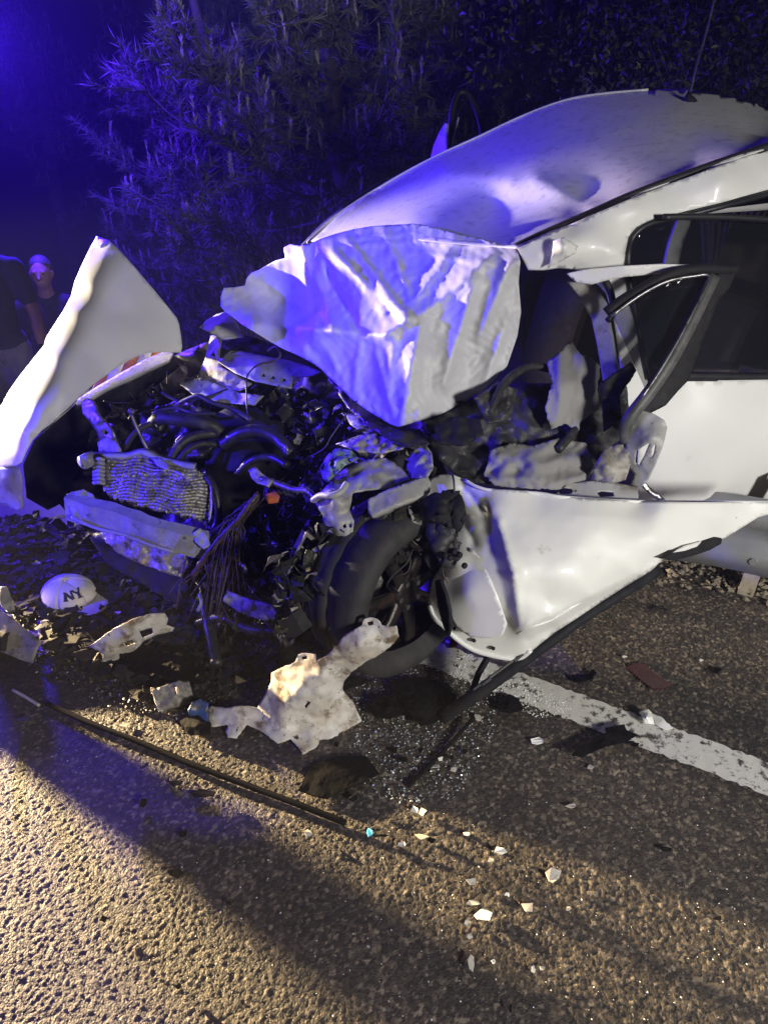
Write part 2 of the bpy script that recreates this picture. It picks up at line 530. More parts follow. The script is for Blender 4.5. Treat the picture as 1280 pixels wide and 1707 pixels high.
def asphalt_patch(x0, x1, y0, y1, d):
    nx, ny = int((x1 - x0) / d), int((y1 - y0) / d)
    xs = np.linspace(x0, x1, nx); ys = np.linspace(y0, y1, ny)
    X, Y = np.meshgrid(xs, ys)
    cs = .0086
    GX, GY = int((x1 - x0) / cs) + 6, int((y1 - y0) / cs) + 6
    jx = nrs.rand(GY, GX); jy = nrs.rand(GY, GX); rn = nrs.rand(GY, GX); sz = .55 + .75 * nrs.rand(GY, GX) ** 1.5
    u = (X - x0) / cs + 2; v = (Y - y0) / cs + 2
    iu = u.astype(int); iv = v.astype(int)
    best = np.full(X.shape, 9.0); st = np.zeros(X.shape); ss = np.zeros(X.shape); tl = np.zeros(X.shape)
    tx = nrs.randn(GY, GX) * .22; ty = nrs.randn(GY, GX) * .22
    for a in (-1, 0, 1):
        for b in (-1, 0, 1):
            ci, cj = iv + a, iu + b
            dd = np.hypot(cj + jx[ci, cj] - u, ci + jy[ci, cj] - v) / sz[ci, cj]
            k = dd < best
            best = np.where(k, dd, best); st = np.where(k, rn[ci, cj], st); ss = np.where(k, sz[ci, cj], ss)
            tl = np.where(k, (u - cj - jx[ci, cj]) * cs * tx[ci, cj] + (v - ci - jy[ci, cj]) * cs * ty[ci, cj], tl)
    h = np.clip((.78 - best) / .30, 0, 1); h = h * h * (3 - 2 * h)
    Z = .78 * h * (.0008 + .0004 * (ss - .55) / .75 + .0005 * st + tl)
    # slow unevenness of the surface and a fade at the rim of the patch
    Z += .0009 * np.sin(X * 9 + 2 * np.sin(Y * 5)) + .0006 * np.sin(Y * 13 + 1.5 * np.sin(X * 7))
    e = np.minimum(np.minimum(X - x0, x1 - X), np.minimum(Y - y0, y1 - Y))
    Z -= .008 * np.clip(1 - e / .05, 0, 1)
    # stain shape
    ox = (X + .85) / 1.15; oy = (Y - 2.12 - .05 * np.sin(X * 11)) / .52
    oil = np.clip(1.25 - np.hypot(ox, oy) + .16 * np.sin(X * 17 + 3 * np.sin(Y * 11)) + .1 * np.sin(Y * 31 + X * 23), 0, 1)
    V = np.stack([X, Y, Z], 2).reshape(-1, 3)
    idx = np.arange(nx * ny).reshape(ny, nx)
    F = np.stack([idx[:-1, :-1], idx[:-1, 1:], idx[1:, 1:], idx[1:, :-1]], 2).reshape(-1, 4)
    me = bpy.data.meshes.new("road_surface")
    me.vertices.add(len(V)); me.vertices.foreach_set("co", V.ravel())
    me.loops.add(F.size); me.loops.foreach_set("vertex_index", F.ravel())
    me.polygons.add(len(F)); me.polygons.foreach_set("loop_start", np.arange(0, F.size, 4)); me.polygons.foreach_set("loop_total", np.full(len(F), 4))
    me.update()
    me.polygons.foreach_set("use_smooth", np.ones(len(F), bool))
    for k, a in (("stone", st), ("hgt", h), ("oil", oil)):
        at = me.attributes.new(k, 'FLOAT', 'POINT'); at.data.foreach_set("value", a.ravel())
    me.materials.append(MATS["asphalt"])
    o = bpy.data.objects.new("road", me); COL.objects.link(o); o["kind"] = "structure"
asphalt_patch(-1.5, 1.5, .64, 2.5, .0040)
# the rest of the road, coarse
V = []; F = []
for x, y in ((-60, -60), (60, -60), (60, 60), (-60, 60)): pass
def sheet_grid(name, x0, x1, y0, y1, n, m, hf, mat, kind="structure", attrs=None):
    V = []; F = []
    for j in range(m + 1):
        for i in range(n + 1):
            x = x0 + (x1 - x0) * i / n; y = y0 + (y1 - y0) * j / m
            V.append((x, y, hf(x, y)))
    for j in range(m):
        for i in range(n):
            a = j * (n + 1) + i
            F.append((a, a + 1, a + n + 2, a + n + 1))
    o = link(name, V, F, mat, kind=kind, attrs={k: [c] * len(V) for k, c in (attrs or {}).items()})
    return o
# wide road sheet cut along the verge line, then the verge and the wooded ground
def road_far(name):
    V = []; F = []
    n = 60
    for i in range(n + 1):
        k = -30 + 60 * i / n
        e = np.array((1.37, 2.23)) + LD[:2] * k + LNn[:2] * (-.06 + .05 * math.sin(k * 7.0))
        V.append((*e, -.006)); V.append((*(e - LNn[:2] * 30), -.006))
    for i in range(n): F.append((2 * i, 2 * i + 1, 2 * i + 3, 2 * i + 2))
    link(name, V, F, "asphalt", kind="structure", attrs={"stone": [.35] * len(V), "hgt": [.5] * len(V), "oil": [.25] * len(V)})
road_far("road_bed")
sheet_grid("terrain", -14, 14, 1.2, 30, 110, 110, lambda x, y: terrain_h(x, y) - .011 - .0 + (.03 * fbm((x, y, 0), 2.2) if (x - 1.37) * LNn[0] + (y - 2.23) * LNn[1] > .3 else -.02), "soil")
# far wooded ground sheet to the horizon
link("ground", [(-200, -200, -2.6), (200, -200, -2.6), (200, 200, -2.6), (-200, 200, -2.6)], [(0, 1, 2, 3)], "soil", kind="structure")
# white edge line, slightly above the stones
def edge_line():
    V = []; F = []
    n = 260
    w = 4
    for i in range(n + 1):
        k = -.12 + 3.2 * i / n
        for j in range(w + 1):
            p = LA + LD * k + LNn * (-.062 + .124 * j / w)
            if j in (0, w): p = p + LNn * .004 * math.sin(k * 90 + 3 * math.sin(k * 37))
            V.append((p[0], p[1], .0062 + .0008 * math.sin(k * 140 + j)))
    for i in range(n):
        for j in range(w):
            a = i * (w + 1) + j
            F.append((a, a + 1, a + w + 2, a + w + 1))
    link("edge_line", V, F, "road_paint", kind="structure")
edge_line()

# gravel on the verge
def rocks(name, n, pos, size, mat, seed, label, cat, parent=None):
    rg = random.Random(seed)
    V = []; F = []
    for _ in range(n):
        p = pos(rg)
        s = size(rg)
        b = len(V)
        pts = [(1, 0, 0), (-1, 0, 0), (0, 1, 0), (0, -1, 0), (0, 0, 1), (0, 0, -1)]
        a = rg.uniform(0, 6.28)
        for q in pts:
            q = np.array(q) * s * np.array((rg.uniform(.6, 1.2), rg.uniform(.6, 1.2), rg.uniform(.4, .9)))
            V.append(np.array((p[0] + q[0] * math.cos(a) - q[1] * math.sin(a), p[1] + q[0] * math.sin(a) + q[1] * math.cos(a), p[2] + q[2])))
        for f in ((0, 2, 4), (2, 1, 4), (1, 3, 4), (3, 0, 4), (2, 0, 5), (1, 2, 5), (3, 1, 5), (0, 3, 5)): F.append(tuple(b + i for i in f))
    return link(name, V, F, mat, parent, smooth=False, kind="stuff", label=label, cat=cat)
def gpos(rg):
    k = rg.uniform(-1.6, 1.6); u = abs(rg.gauss(0, .16)) + rg.uniform(-.10, .12)
    p = np.array((1.37, 2.23, 0)) + LD * k + LNn * u
    return (p[0], p[1], .0 + rg.uniform(0, .02))
rocks("gravel", 2600, gpos, lambda r: r.uniform(.006, .02), "gravel", 3, "pale roadside gravel round the foot of the guardrail post", "gravel")

# guard rail: w-beam and post behind the car
def guardrail():
    base = G(1236, 992)
    root = thing("guardrail", base, "grey steel guardrail beam on a pale post under the white car's rear door", "guardrail")
    sec = [(0, -.155), (.0, -.13), (.045, -.10), (.045, -.055), (.0, -.02), (0, .02), (.045, .055), (.045, .10), (0, .13), (0, .155)]
    V = []; F = []
    n = 40
    for i in range(n + 1):
        k = -1.1 + 3.3 * i / n
        c = base + LD * k - LNn * .03 + np.array((0, 0, .275 - .06 * smooth01(-k / 1.0) * 2))
        for (d, h) in sec: V.append(c - LNn * d + np.array((0, 0, h + .006 * math.sin(k * 5))))
    m = len(sec)
    for i in range(n):
        for j in range(m - 1): F.append((i * m + j, i * m + j + 1, (i + 1) * m + j + 1, (i + 1) * m + j))
    link("beam", V, F, "guard_steel", root, thick=.004)
    V = []; F = []
    up = np.array((.02, 0, .24))
    for (a, b, w, d) in ((0, 0, .026, .004), (.03, .03, .004, .032)):
        pass
    box_geo(base + up, (LD * .028, LNn * .003, np.array((.01, 0, .25))), V, F)
    box_geo(base + up + LNn * .03 - LD * .0245, (LD * .003, LNn * .026, np.array((.01, 0, .25))), V, F)
    box_geo(base + up + LNn * .03 + LD * .0245, (LD * .003, LNn * .026, np.array((.01, 0, .25))), V, F)
    link("post", V, F, "post", root, smooth=False)
    V = []; F = []
    tube_geo([base - LNn * .084 + np.array((0, 0, .20)), base - LNn * .070 + np.array((0, 0, .20))], .014, 6, V=V, F=F)
    link("bolt", V, F, "guard_steel", root, smooth=False)
guardrail()

# ================================================================== vegetation
TR = np.random.RandomState(99)
def tufts(V, F, base, d, n, L, w, rg, spread=.8, along=.22):
    d = np.asarray(d, float); d = d / (np.linalg.norm(d) + 1e-9)
    o = base + d * along * TR.rand(n, 1)
    q = d * TR.uniform(.5, 1, (n, 1)) + TR.randn(n, 3) * spread * .6
    q /= np.linalg.norm(q, axis=1, keepdims=True)
    s = np.cross(q, TR.randn(n, 3)); s /= np.linalg.norm(s, axis=1, keepdims=True) + 1e-9
    l = L * TR.uniform(.6, 1.1, (n, 1))
    b = len(V)
    V.extend(np.stack([o - s * w, o + s * w, o + q * l], 1).reshape(-1, 3))
    F.extend([(b + 3 * i, b + 3 * i + 1, b + 3 * i + 2) for i in range(n)])
def tufts_old(V, F, base, d, n, L, w, rg, spread=.8, along=.22):
    d = d / (np.linalg.norm(d) + 1e-9)
    for _ in range(n):
        t = rg.random()
        o = base + d * along * t
        q = d * rg.uniform(.5, 1) + np.array((rg.gauss(0, 1), rg.gauss(0, 1), rg.gauss(0, 1))) * spread * .6
        q /= np.linalg.norm(q)
        s = np.cross(q, (rg.gauss(0, 1), rg.gauss(0, 1), rg.gauss(0, 1)))
        s /= np.linalg.norm(s) + 1e-9
        l = L * rg.uniform(.6, 1.1)
        b = len(V)
        V.append(o - s * w); V.append(o + s * w); V.append(o + q * l)
        F.append((b, b + 1, b + 2))
def pine(name, x, y, hgt, rad, label, seed, zlo, zhi, nb=46, cat="tree", bias=None, dens=1.0):
    rg = random.Random(seed)
    gz = terrain_h(x, y) - .1
    root = thing(name, (x, y, gz), label, cat, None)
    trunk = [np.array((x + .1 * math.sin(k * 1.3 + seed), y + .08 * math.cos(k), gz + hgt * k / 8)) for k in range(9)]
    tube("trunk", crv(trunk, 3), [.16 * (1 - .8 * i / 24) for i in range(25)], "bark", root, 9)
    NV, NF, CV, CF, BV, BF = [], [], [], [], [], []
    for b in range(nb):
        h = rg.uniform(zlo, zhi)
        az = rg.uniform(0, 6.283) if bias is None or rg.random() < .25 else rg.gauss(bias, .9)
        L = rad * (1 - .5 * max(0, (h - gz) / hgt)) * rg.uniform(.55, 1.1)
        st = np.array((x, y, h))
        dr = np.array((math.cos(az), math.sin(az), rg.uniform(-.05, .35)))
        pts = [st + dr * L * k / 4 + np.array((0, 0, -.10 * L * math.sin(k / 4 * 3.14) + .14 * L * (k / 4) ** 2)) + np.array((rg.gauss(0, .03), rg.gauss(0, .03), rg.gauss(0, .03))) for k in range(5)]
        pth = crv(pts, 3)
        tube_geo(pth, [.022 * (1 - .85 * i / len(pth)) for i in range(len(pth))], 5, V=BV, F=BF)
        for k in range(int(15 * dens)):
            t = 1 - .75 * rg.random() ** 1.6
            i = int(t * (len(pth) - 1))
            p = pth[i]
            td = pth[min(i + 1, len(pth) - 1)] - pth[max(i - 1, 0)]
            td /= np.linalg.norm(td)
            sd = td * .7 + np.array((rg.gauss(0, .6), rg.gauss(0, .6), rg.gauss(.12, .35)))
            sd /= np.linalg.norm(sd)
            l = rg.uniform(.12, .38)
            e = p + sd * l
            tube_geo([p, p + sd * l * .5 + np.array((0, 0, -.01)), e], [.006, .004, .003], 4, V=BV, F=BF)
            tufts(NV, NF, p + sd * l * .25, e - p, 64, .13, .0055, rg, .75, l * .95)
            if rg.random() < .5:
                c = np.array((rg.gauss(0, .12), rg.gauss(0, .12), 1))
                tufts(CV, CF, e, c, 40, .05, .0055, rg, .38, rg.uniform(.07, .2))
    link("branch", BV, BF, "bark", root)
    link("needle_foliage", NV, NF, "needles", root, smooth=False)
    if CV: link("young_shoots", CV, CF, "candle", root, smooth=False)
    return root
pine("pine_tree", -.35, 6.9, 6.5, 2.2, "big pine with pale upright shoots rising behind the white car", 11, -.2, 2.9, 48, bias=-2.1)
pine("pine_tree", 1.6, 8.6, 7.0, 2.2, "dark pine half hidden behind the car roof", 12, .2, 3.0, 34, bias=-1.7)
pine("pine_tree", -1.75, 8.2, 5.0, 1.35, "slender pine glowing blue left of the big pine", 13, -1.2, 1.9, 40, bias=-1.8, dens=.9)
pine("pine_tree", -.9, 5.75, 1.2, .55, "small young pine low behind the upturned fender", 14, -.1, .55, 16, cat="tree", dens=.9)
pine("pine_tree", -6.4, 15.5, 8.0, 2.6, "distant pine lost in the blue glow at left edge", 15, -.6, 3.4, 40, bias=-1.2)
pine("pine_tree", -3.2, 17.0, 8.5, 2.6, "distant dark pine between the slender pine and the blue glow", 17, -1.4, 3.4, 44, bias=-1.5)
pine("pine_tree", 3.9, 13.5, 8.5, 2.6, "distant dark pine behind the broadleaf shrub", 18, -.4, 3.2, 40, bias=-1.9)
pine("pine_tree", .8, 15.0, 8.5, 2.6, "distant dark pine between the two nearer pines", 19, -.6, 3.2, 44, bias=-1.6)

def shrub(name, cx, cy, z0, rx, ry, rz, n, label, seed, size=.05):
    rg = random.Random(seed)
    gz = terrain_h(cx, cy) - .05
    root = thing(name, (cx, cy, gz), label, "shrub")
    V, F, SV, SF = [], [], [], []
    for s in range(18):
        a = rg.uniform(0, 6.28); e = np.array((cx + rx * .7 * math.cos(a), cy + ry * .7 * math.sin(a), z0 + rz * rg.uniform(0, 1)))
        tube_geo(crv([(cx, cy, gz), (cx + .2 * rx * math.cos(a), cy + .2 * ry * math.sin(a), (gz + e[2]) / 2), e], 4), [.02, .018, .015, .012, .01, .008, .006, .005, .004], 5, V=SV, F=SF)
    clumps = [(rg.gauss(0, .5), rg.gauss(0, .5), rg.gauss(0, .5)) for _ in range(90)]
    for _ in range(n):
        c = rg.choice(clumps)
        p = np.array((cx + rx * (c[0] + rg.gauss(0, .16)), cy + ry * (c[1] + rg.gauss(0, .16)), z0 + rz * (c[2] + rg.gauss(0, .16))))
        u = np.array((rg.gauss(0, 1), rg.gauss(0, 1), rg.gauss(-.3, 1))); u /= np.linalg.norm(u)
        w = np.cross(u, (rg.gauss(0, 1), rg.gauss(0, 1), rg.gauss(0, 1))); w /= np.linalg.norm(w) + 1e-9
        l = size * rg.uniform(.6, 1.2)
        nn = np.cross(u, w) * l * .12
        b = len(V)
        V += [p, p + u * l * .5 + w * l * .24 + nn, p + u * l, p + u * l * .5 - w * l * .24 + nn]
        F += [(b, b + 1, b + 2), (b, b + 2, b + 3)]
    link("stem", SV, SF, "bark", root)
    link("leaf_mass", V, F, "leaf", root, smooth=False)
shrub("broadleaf_shrub", 2.35, 5.2, 1.95, 1.15, .7, .75, 17000, "glossy broadleaf shrub overhanging the rear of the car roof", 21, .05)
shrub("broadleaf_shrub", -.42, 5.0, .45, .22, .2, .30, 900, "small leafy bush beside the plastic sheet's left corner", 22, .04)
def grass():
    rg = random.Random(4)
    V, F = [], []
    for _ in range(420):
        x, y = rg.uniform(-2.3, -.5), rg.uniform(4.3, 5.3)
        z = terrain_h(x, y) - .02
        h = rg.uniform(.35, .85) * (1.2 if x > -1.6 else .9)
        dx, dy = rg.gauss(0, .12), rg.gauss(0, .12)
        tip = np.array((x + dx, y + dy, z + h))
        tube_geo(crv([(x, y, z), (x + dx * .3, y + dy * .3, z + h * .55), tip], 2), [.003, .0025, .002, .0015, .001], 3, V=V, F=F)
        tufts(V, F, tip - np.array((0, 0, .10)), np.array((dx, dy, .4)), 12, .035, .003, rg, .4, .12)
    link("tall_grass", V, F, "dry_grass", kind="stuff", label="tall dry seeding grass behind the upturned fender", cat="grass", smooth=False)
grass()
# ================================================================== the wrecked car
car = thing("wrecked_car", W0 + CA * .6 + CN * .7, "white saloon car with crushed front, torn engine bay and bent roof", "car")
def lin(pts, power=1.0): return rbf(pts, power)
def zt(t): return lambda px, py: zS(px, py, t)

# ---- roof: near edge over the door, crown, far edge
ro_ctrl = []
for (x, y, t) in ((1340, 222, .20), (1280, 243, .20), (1160, 285, .19), (1040, 330, .18), (950, 370, .17), (865, 410, .15),
                  (520, 392, 1.38), (560, 360, 1.38), (640, 310, 1.38), (720, 265, 1.36), (800, 228, 1.32), (870, 195, 1.26), (940, 170, 1.18), (1000, 158, 1.1),
                  (1080, 151, 1.0), (1150, 150, .92), (1220, 162, .86), (1290, 185, .80), (1340, 200, .74),
                  (690, 373, .66), (600, 385, .98), (800, 397, .34), (1000, 240, .64), (1120, 220, .54), (1230, 215, .46), (760, 300, .98), (860, 318, .62), (890, 292, .64), (975, 340, .31), (830, 350, .56), (960, 310, .44)):
    ro_ctrl.append((x, y, zS(x, y, t)))
roof_z = rbf(ro_ctrl, 1.85)
roof_out = [(515, 402), (535, 382), (560, 361), (600, 333), (640, 309), (680, 287), (720, 265), (760, 246), (800, 228), (840, 209), (870, 195), (905, 180), (940, 169), (970, 162), (1000, 158), (1040, 153), (1080, 151), (1115, 149), (1150, 150), (1185, 155), (1220, 162), (1255, 172), (1290, 185), (1340, 202),
            (1340, 226), (1280, 247), (1220, 267), (1160, 289), (1100, 310), (1040, 334), (950, 374), (866, 414), (800, 410), (690, 400), (600, 410)]
def seg_d(px, py, x0, y0, x1, y1):
    dx, dy = x1 - x0, y1 - y0
    t = min(1, max(0, ((px - x0) * dx + (py - y0) * dy) / (dx * dx + dy * dy)))
    return math.hypot(px - x0 - dx * t, py - y0 - dy * t)
def roof_dent(px, py):
    a = -.045 * math.exp(-(seg_d(px, py, 745, 288, 850, 300) / 22) ** 1.4) + .024 * math.exp(-(seg_d(px, py, 830, 335, 950, 352) / 30) ** 1.5)
    return a - .035 * math.exp(-(seg_d(px, py, 890, 300, 985, 345) / 22) ** 1.3)
panel("roof_panel", roof_out, roof_z, "paint_roof", car, 8, noise=(.008, 3.2), thick=.004, seed=2, extra=roof_dent)
# black moulding along the near roof edge, pale flange at the far edge
mould = [(858, 412), (900, 392), (950, 370), (1000, 348), (1040, 330), (1100, 306), (1160, 284), (1220, 263), (1280, 243), (1345, 221)]
tube("roof_moulding", crv([S(x, y + 1, .165) for x, y in mould], 4), .0085, "trim_rubber", car, 8, sec=rect(1.1, 1.2))
far = [(512, 404), (560, 359), (640, 307), (720, 263), (800, 226), (870, 193), (940, 167), (1000, 156), (1080, 149)]
tube("far_roof_edge", crv([Q(x, y + 1, roof_z(x, y + 4) + .01) for x, y in far], 4), .006, "paint_clean", car, 6)
tube("windscreen_seal", crv([Q(x, y, 3.14) for x, y in ((506, 411), (530, 383), (556, 359), (600, 327), (640, 303))], 4), .009, "trim_rubber", car, 6)
tube("windscreen_pillar", crv([Q(x, y, 3.12) for x, y in ((490, 430), (520, 398), (545, 374), (575, 350))], 4), .016, "paint_inner", car, 8)
# aerial
ab = Q(1146, 168, roof_z(1146, 168) - .01)
ant = tube("aerial_base", crv([ab + CA * .02 - np.array((0, 0, .012)), ab + np.array((0, 0, .008)), ab - CA * .005 + np.array((.005, 0, .03))], 3), [.022, .022, .021, .018, .013, .009, .007], "black_plastic", car, 8)
tube("aerial_mast", crv([ab + np.array((.003, 0, .02)), Q(1160, 110, roof_z(1146, 168)), Q(1176, 55, roof_z(1146, 168) + .02), Q(1196, -25, roof_z(1146, 168) + .05)], 4), .0045, "grey_trim", ant, 6)

# ---- side frame: cant rail, front pillar, centre pillar
side_out = [(862, 414), (905, 395), (950, 375), (1000, 353), (1040, 336), (1100, 312), (1160, 291), (1220, 269), (1280, 250), (1345, 229),
            (1345, 296), (1280, 316), (1200, 338), (1135, 354), (1085, 366), (1060, 378), (1046, 395), (1040, 422), (1042, 464), (1052, 520), (1064, 580), (1082, 650), (1086, 700), (1060, 720), (1040, 690), (1032, 600), (1022, 530), (1010, 490), (985, 462), (955, 448), (930, 446), (905, 450), (880, 450)]
side_z = rbf([(862, 414, zS(862, 414, .12)), (950, 375, zS(950, 375, .13)), (1100, 312, zS(1100, 312, .15)), (1280, 250, zS(1280, 250, .17)), (1345, 229, zS(1345, 229, .17)),
              (1345, 262, zS(1345, 262, .085)), (1200, 305, zS(1200, 305, .085)), (1060, 352, zS(1060, 352, .085)), (960, 405, zS(960, 405, .06)), (900, 430, zS(900, 430, .08)),
              (1345, 296, zS(1345, 296, .10)), (1280, 316, zS(1280, 316, .10)), (1135, 354, zS(1135, 354, .10)), (1046, 395, zS(1046, 395, .09)), (1040, 440, zS(1040, 440, .07)), (1020, 420, zS(1020, 420, .04)),
              (1064, 580, zS(1064, 580, .03)), (1086, 700, zS(1086, 700, .02)), (1040, 690, zS(1040, 690, .04)), (1022, 530, zS(1022, 530, .05)), (1046, 560, zS(1046, 560, .005)), (955, 448, zS(955, 448, .10)), (940, 425, zS(940, 425, .045))], 1.3)
panel("side_frame", side_out, side_z, "paint_clean", car, 7, noise=(.004, 8), thick=.005, seed=3)
# crease and torn lip at the foot of the front pillar
panel("pillar_lip", [(922, 402), (938, 396), (962, 410), (958, 422), (930, 438), (912, 446), (920, 425)], rbf([(922, 402, zS(922, 402, .05)), (940, 412, zS(940, 412, .0)), (962, 410, zS(962, 410, .05)), (912, 446, zS(912, 446, .05)), (930, 438, zS(930, 438, .04))]), "paint_clean", car, 5, noise=(.004, 25), seed=4)
seal = [(1345, 300), (1280, 319), (1200, 341), (1135, 357), (1085, 368), (1062, 380), (1048, 398), (1043, 424), (1045, 464), (1055, 520), (1067, 580), (1078, 628)]
tube("window_seal", crv([Q(x + 3, y + 3, side_z(x, y) - .004) for x, y in seal], 4), .009, "trim_rubber", car, 6)
tube("window_seal", crv([S(x, y, .05) for x, y in ((1106, 362), (1150, 361), (1215, 362), (1280, 366), (1345, 372))], 4), .010, "trim_rubber", car, 6)
# rear door skin and belt seal
rd_out = [(1072, 690), (1100, 668), (1128, 648), (1140, 634), (1200, 634), (1345, 632), (1345, 902), (1280, 894), (1235, 889), (1190, 884), (1120, 878), (1060, 850), (1062, 760)]
rd = panel("rear_door", rd_out, rbf([(1060, 700, zS(1060, 700, .02)), (1140, 634, zS(1140, 634, .05)), (1345, 632, zS(1345, 632, .05)), (1200, 700, zS(1200, 700, -.01)), (1345, 700, zS(1345, 700, -.01)), (1200, 800, zS(1200, 800, .0)), (1345, 800, zS(1345, 800, .0)), (1100, 800, zS(1100, 800, .0)), (1190, 884, zS(1190, 884, .07)), (1345, 902, zS(1345, 902, .07)), (1060, 850, zS(1060, 850, .05)), (1245, 655, zS(1245, 655, .012))], 1.4), "paint_clean", car, 10, noise=(.004, 5), seed=5)
tube("belt_seal", crv([S(x, y, .035) for x, y in ((1136, 628), (1180, 628), (1250, 629), (1345, 628))], 4), .013, "trim_rubber", rd, 6, sec=rect(.6, 1))
# tinted rear side glass
gl = [(1044, 400), (1062, 381), (1086, 369), (1135, 358), (1345, 366), (1345, 634), (1140, 632), (1100, 668), (1083, 650), (1065, 580), (1044, 464)]
MATS["glass"].node_tree.nodes["Principled BSDF"].inputs["Alpha"].default_value = .38
panel("rear_window", gl, zt(.10), "glass", car, 24, thick=.004)
# cabin seen through the glass: far pillar, seat backs, headrest, floor and far side
cab = lambda s, t, h: W0 + CA * s + CN * t + np.array((0, 0, h))
def quadbox(name, s0, s1, t0, t1, h0, h1, mat, lean=0, bev=.0, **kw):
    V = []; F = []
    n = 5
    for i, (s, t) in enumerate(((s0, t0), (s1, t0), (s1, t1), (s0, t1))):
        for j in range(n + 1):
            h = h0 + (h1 - h0) * j / n
            e = .06 * math.sin(math.pi * (j / n)) * (h1 - h0) * .4
            V.append(cab(s + lean * j / n + (e if s == s1 else -e), t, h))
    for i in range(4):
        for j in range(n):
            a = i * (n + 1) + j; b = ((i + 1) % 4) * (n + 1) + j
            F.append((a, b, b + 1, a + 1))
    F.append(tuple(i * (n + 1) for i in range(4))[::-1]); F.append(tuple(i * (n + 1) + n for i in range(4)))
    o = link(name, V, F, mat, car, smooth=False, **kw)
    b = o.modifiers.new("bevel", 'BEVEL'); b.width = bev or .02; b.segments = 3
    return o
quadbox("seat_back", 1.33, 1.48, .22, .70, .42, 1.02, "seat", .12, .05)
quadbox("seat_back", 1.05, 1.20, .86, 1.30, .42, 1.02, "seat", .12, .05)
quadbox("headrest", 1.50, 1.59, .34, .60, 1.05, 1.24, "seat", .03, .04)
quadbox("headrest", 1.22, 1.31, .96, 1.20, 1.07, 1.25, "seat", .03, .04)
quadbox("cabin_floor", .35, 2.3, .08, 1.45, .20, .40, "dash", 0, .03)
quadbox("rear_seat", 2.1, 2.3, .10, 1.40, .40, 1.05, "seat", .15, .05)
panel("far_pillar", [(1128, 366), (1150, 366), (1136, 405), (1126, 450), (1104, 450), (1114, 405)], (lambda x, y: 4.0 + (x - 1105) * .006), "paint_clean", car, 12, thick=.02)
panel("far_cant_rail", [(1138, 348), (1345, 330), (1345, 345), (1140, 358)], zt(1.34), "paint_clean", car, 12, thick=.02)
panel("headlining", [(905, 420), (1040, 345), (1345, 240), (1345, 330), (1100, 360), (1000, 400)], rbf([(905, 420, 2.5), (1040, 345, 2.5), (1345, 240, 2.55), (1345, 330, 3.3), (1100, 360, 3.3), (1000, 400, 3.2)]), "seat", car, 30)
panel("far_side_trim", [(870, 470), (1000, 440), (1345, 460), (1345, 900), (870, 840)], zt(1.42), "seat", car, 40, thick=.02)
# far door standing open behind the roof
fd = panel("far_door", [(718, 268), (724, 243), (733, 222), (743, 205), (746, 207), (746, 262), (735, 300), (700, 330)], rbf([(718, 268, 3.9), (743, 205, 3.66), (746, 262, 3.62), (700, 330, 4.0)]), "paint_clean", car, 8, thick=.012)
tube("window_frame", crv([Q(x, y, 3.70) for x, y in ((750, 262), (751, 215), (756, 175), (766, 155), (780, 158), (793, 182), (801, 208), (804, 232), (800, 262))], 4), .017, "trim_rubber", fd, 6)
tube("window_bar", crv([Q(x, y, 3.69) for x, y in ((748, 262), (756, 230), (764, 196))], 3), .006, "paint_clean", fd, 6)
panel("window_pane", [(752, 262), (753, 215), (758, 178), (768, 162), (780, 165), (792, 188), (800, 215), (802, 262)], lambda x, y: 3.71, "glass", fd, 14, thick=.004)

# ---- near front door, torn off its latch and folded outwards
fdz = rbf([(755, 796, 2.10), (717, 800, 2.17), (710, 835, 2.2), (820, 850, 2.00), (845, 930, 1.95), (862, 1010, 1.96), (808, 880, 2.03), (848, 1040, 2.04),
           (760, 935, 2.05), (780, 960, 2.04), (736, 990, 2.12), (718, 975, 2.19), (868, 1092, 2.12), (783, 1078, 2.14), (740, 1040, 2.14), (760, 888, 2.1),
           (900, 900, 1.955), (1000, 880, 1.965), (1000, 935, 1.965), (910, 1000, 1.965), (880, 1042, 1.985), (920, 1030, 1.985), (985, 990, 1.985), (1060, 950, 2.01), (1085, 955, 2.09), (1003, 1002, 2.08), (924, 1053, 2.10), (1096, 905, 2.0),
           (1100, 850, 2.02), (1200, 858, 2.09), (1280, 846, 2.15), (1345, 848, 2.2), (896, 823, 2.03), (1064, 837, 2.06), (1238, 838, 2.14), (807, 817, 2.05), (1190, 893, 2.12)], 1.5)
fd_out = [(708, 841), (711, 816), (717, 797), (735, 791), (757, 792), (775, 800), (790, 812), (810, 816), (850, 817), (896, 822), (943, 829), (1000, 833), (1064, 836), (1150, 837), (1238, 837), (1345, 838), (1345, 850), (1300, 853), (1280, 857), (1262, 862), (1243, 874), (1222, 887), (1205, 897), (1160, 912), (1102, 932), (1085, 950), (1040, 977), (1003, 1001), (960, 1030), (924, 1053), (900, 1072), (886, 1084), (877, 1092), (866, 1097), (845, 1097), (828, 1094), (805, 1089), (783, 1079), (766, 1066), (752, 1050), (736, 1035), (718, 1024), (714, 1003), (718, 985), (722, 967), (736, 944), (752, 920), (762, 890), (740, 862)]
def door_extra(px, py):
    # pressed feature line and a fold under the lower edge
    w = .004 * math.sin((py - 870) * .05) * smooth01((px - 880) / 60)
    for x0, y0, x1, y1, wd, am in ((806, 835, 822, 915, 16, .010), (822, 915, 846, 1010, 15, .010), (832, 870, 858, 960, 9, -.020), (858, 960, 866, 1040, 8, -.018), (770, 812, 806, 850, 9, .022), (755, 830, 790, 905, 10, .02), (866, 1048, 1098, 936, 6, -.012), (880, 1066, 1060, 968, 9, .018), (720, 830, 765, 880, 8, .02), (960, 860, 1060, 868, 14, -.004)):
        d = seg_d(px, py, x0, y0, x1, y1)
        if d < wd * 4: w += am * math.exp(-(d / wd) ** 1.15)
    return w
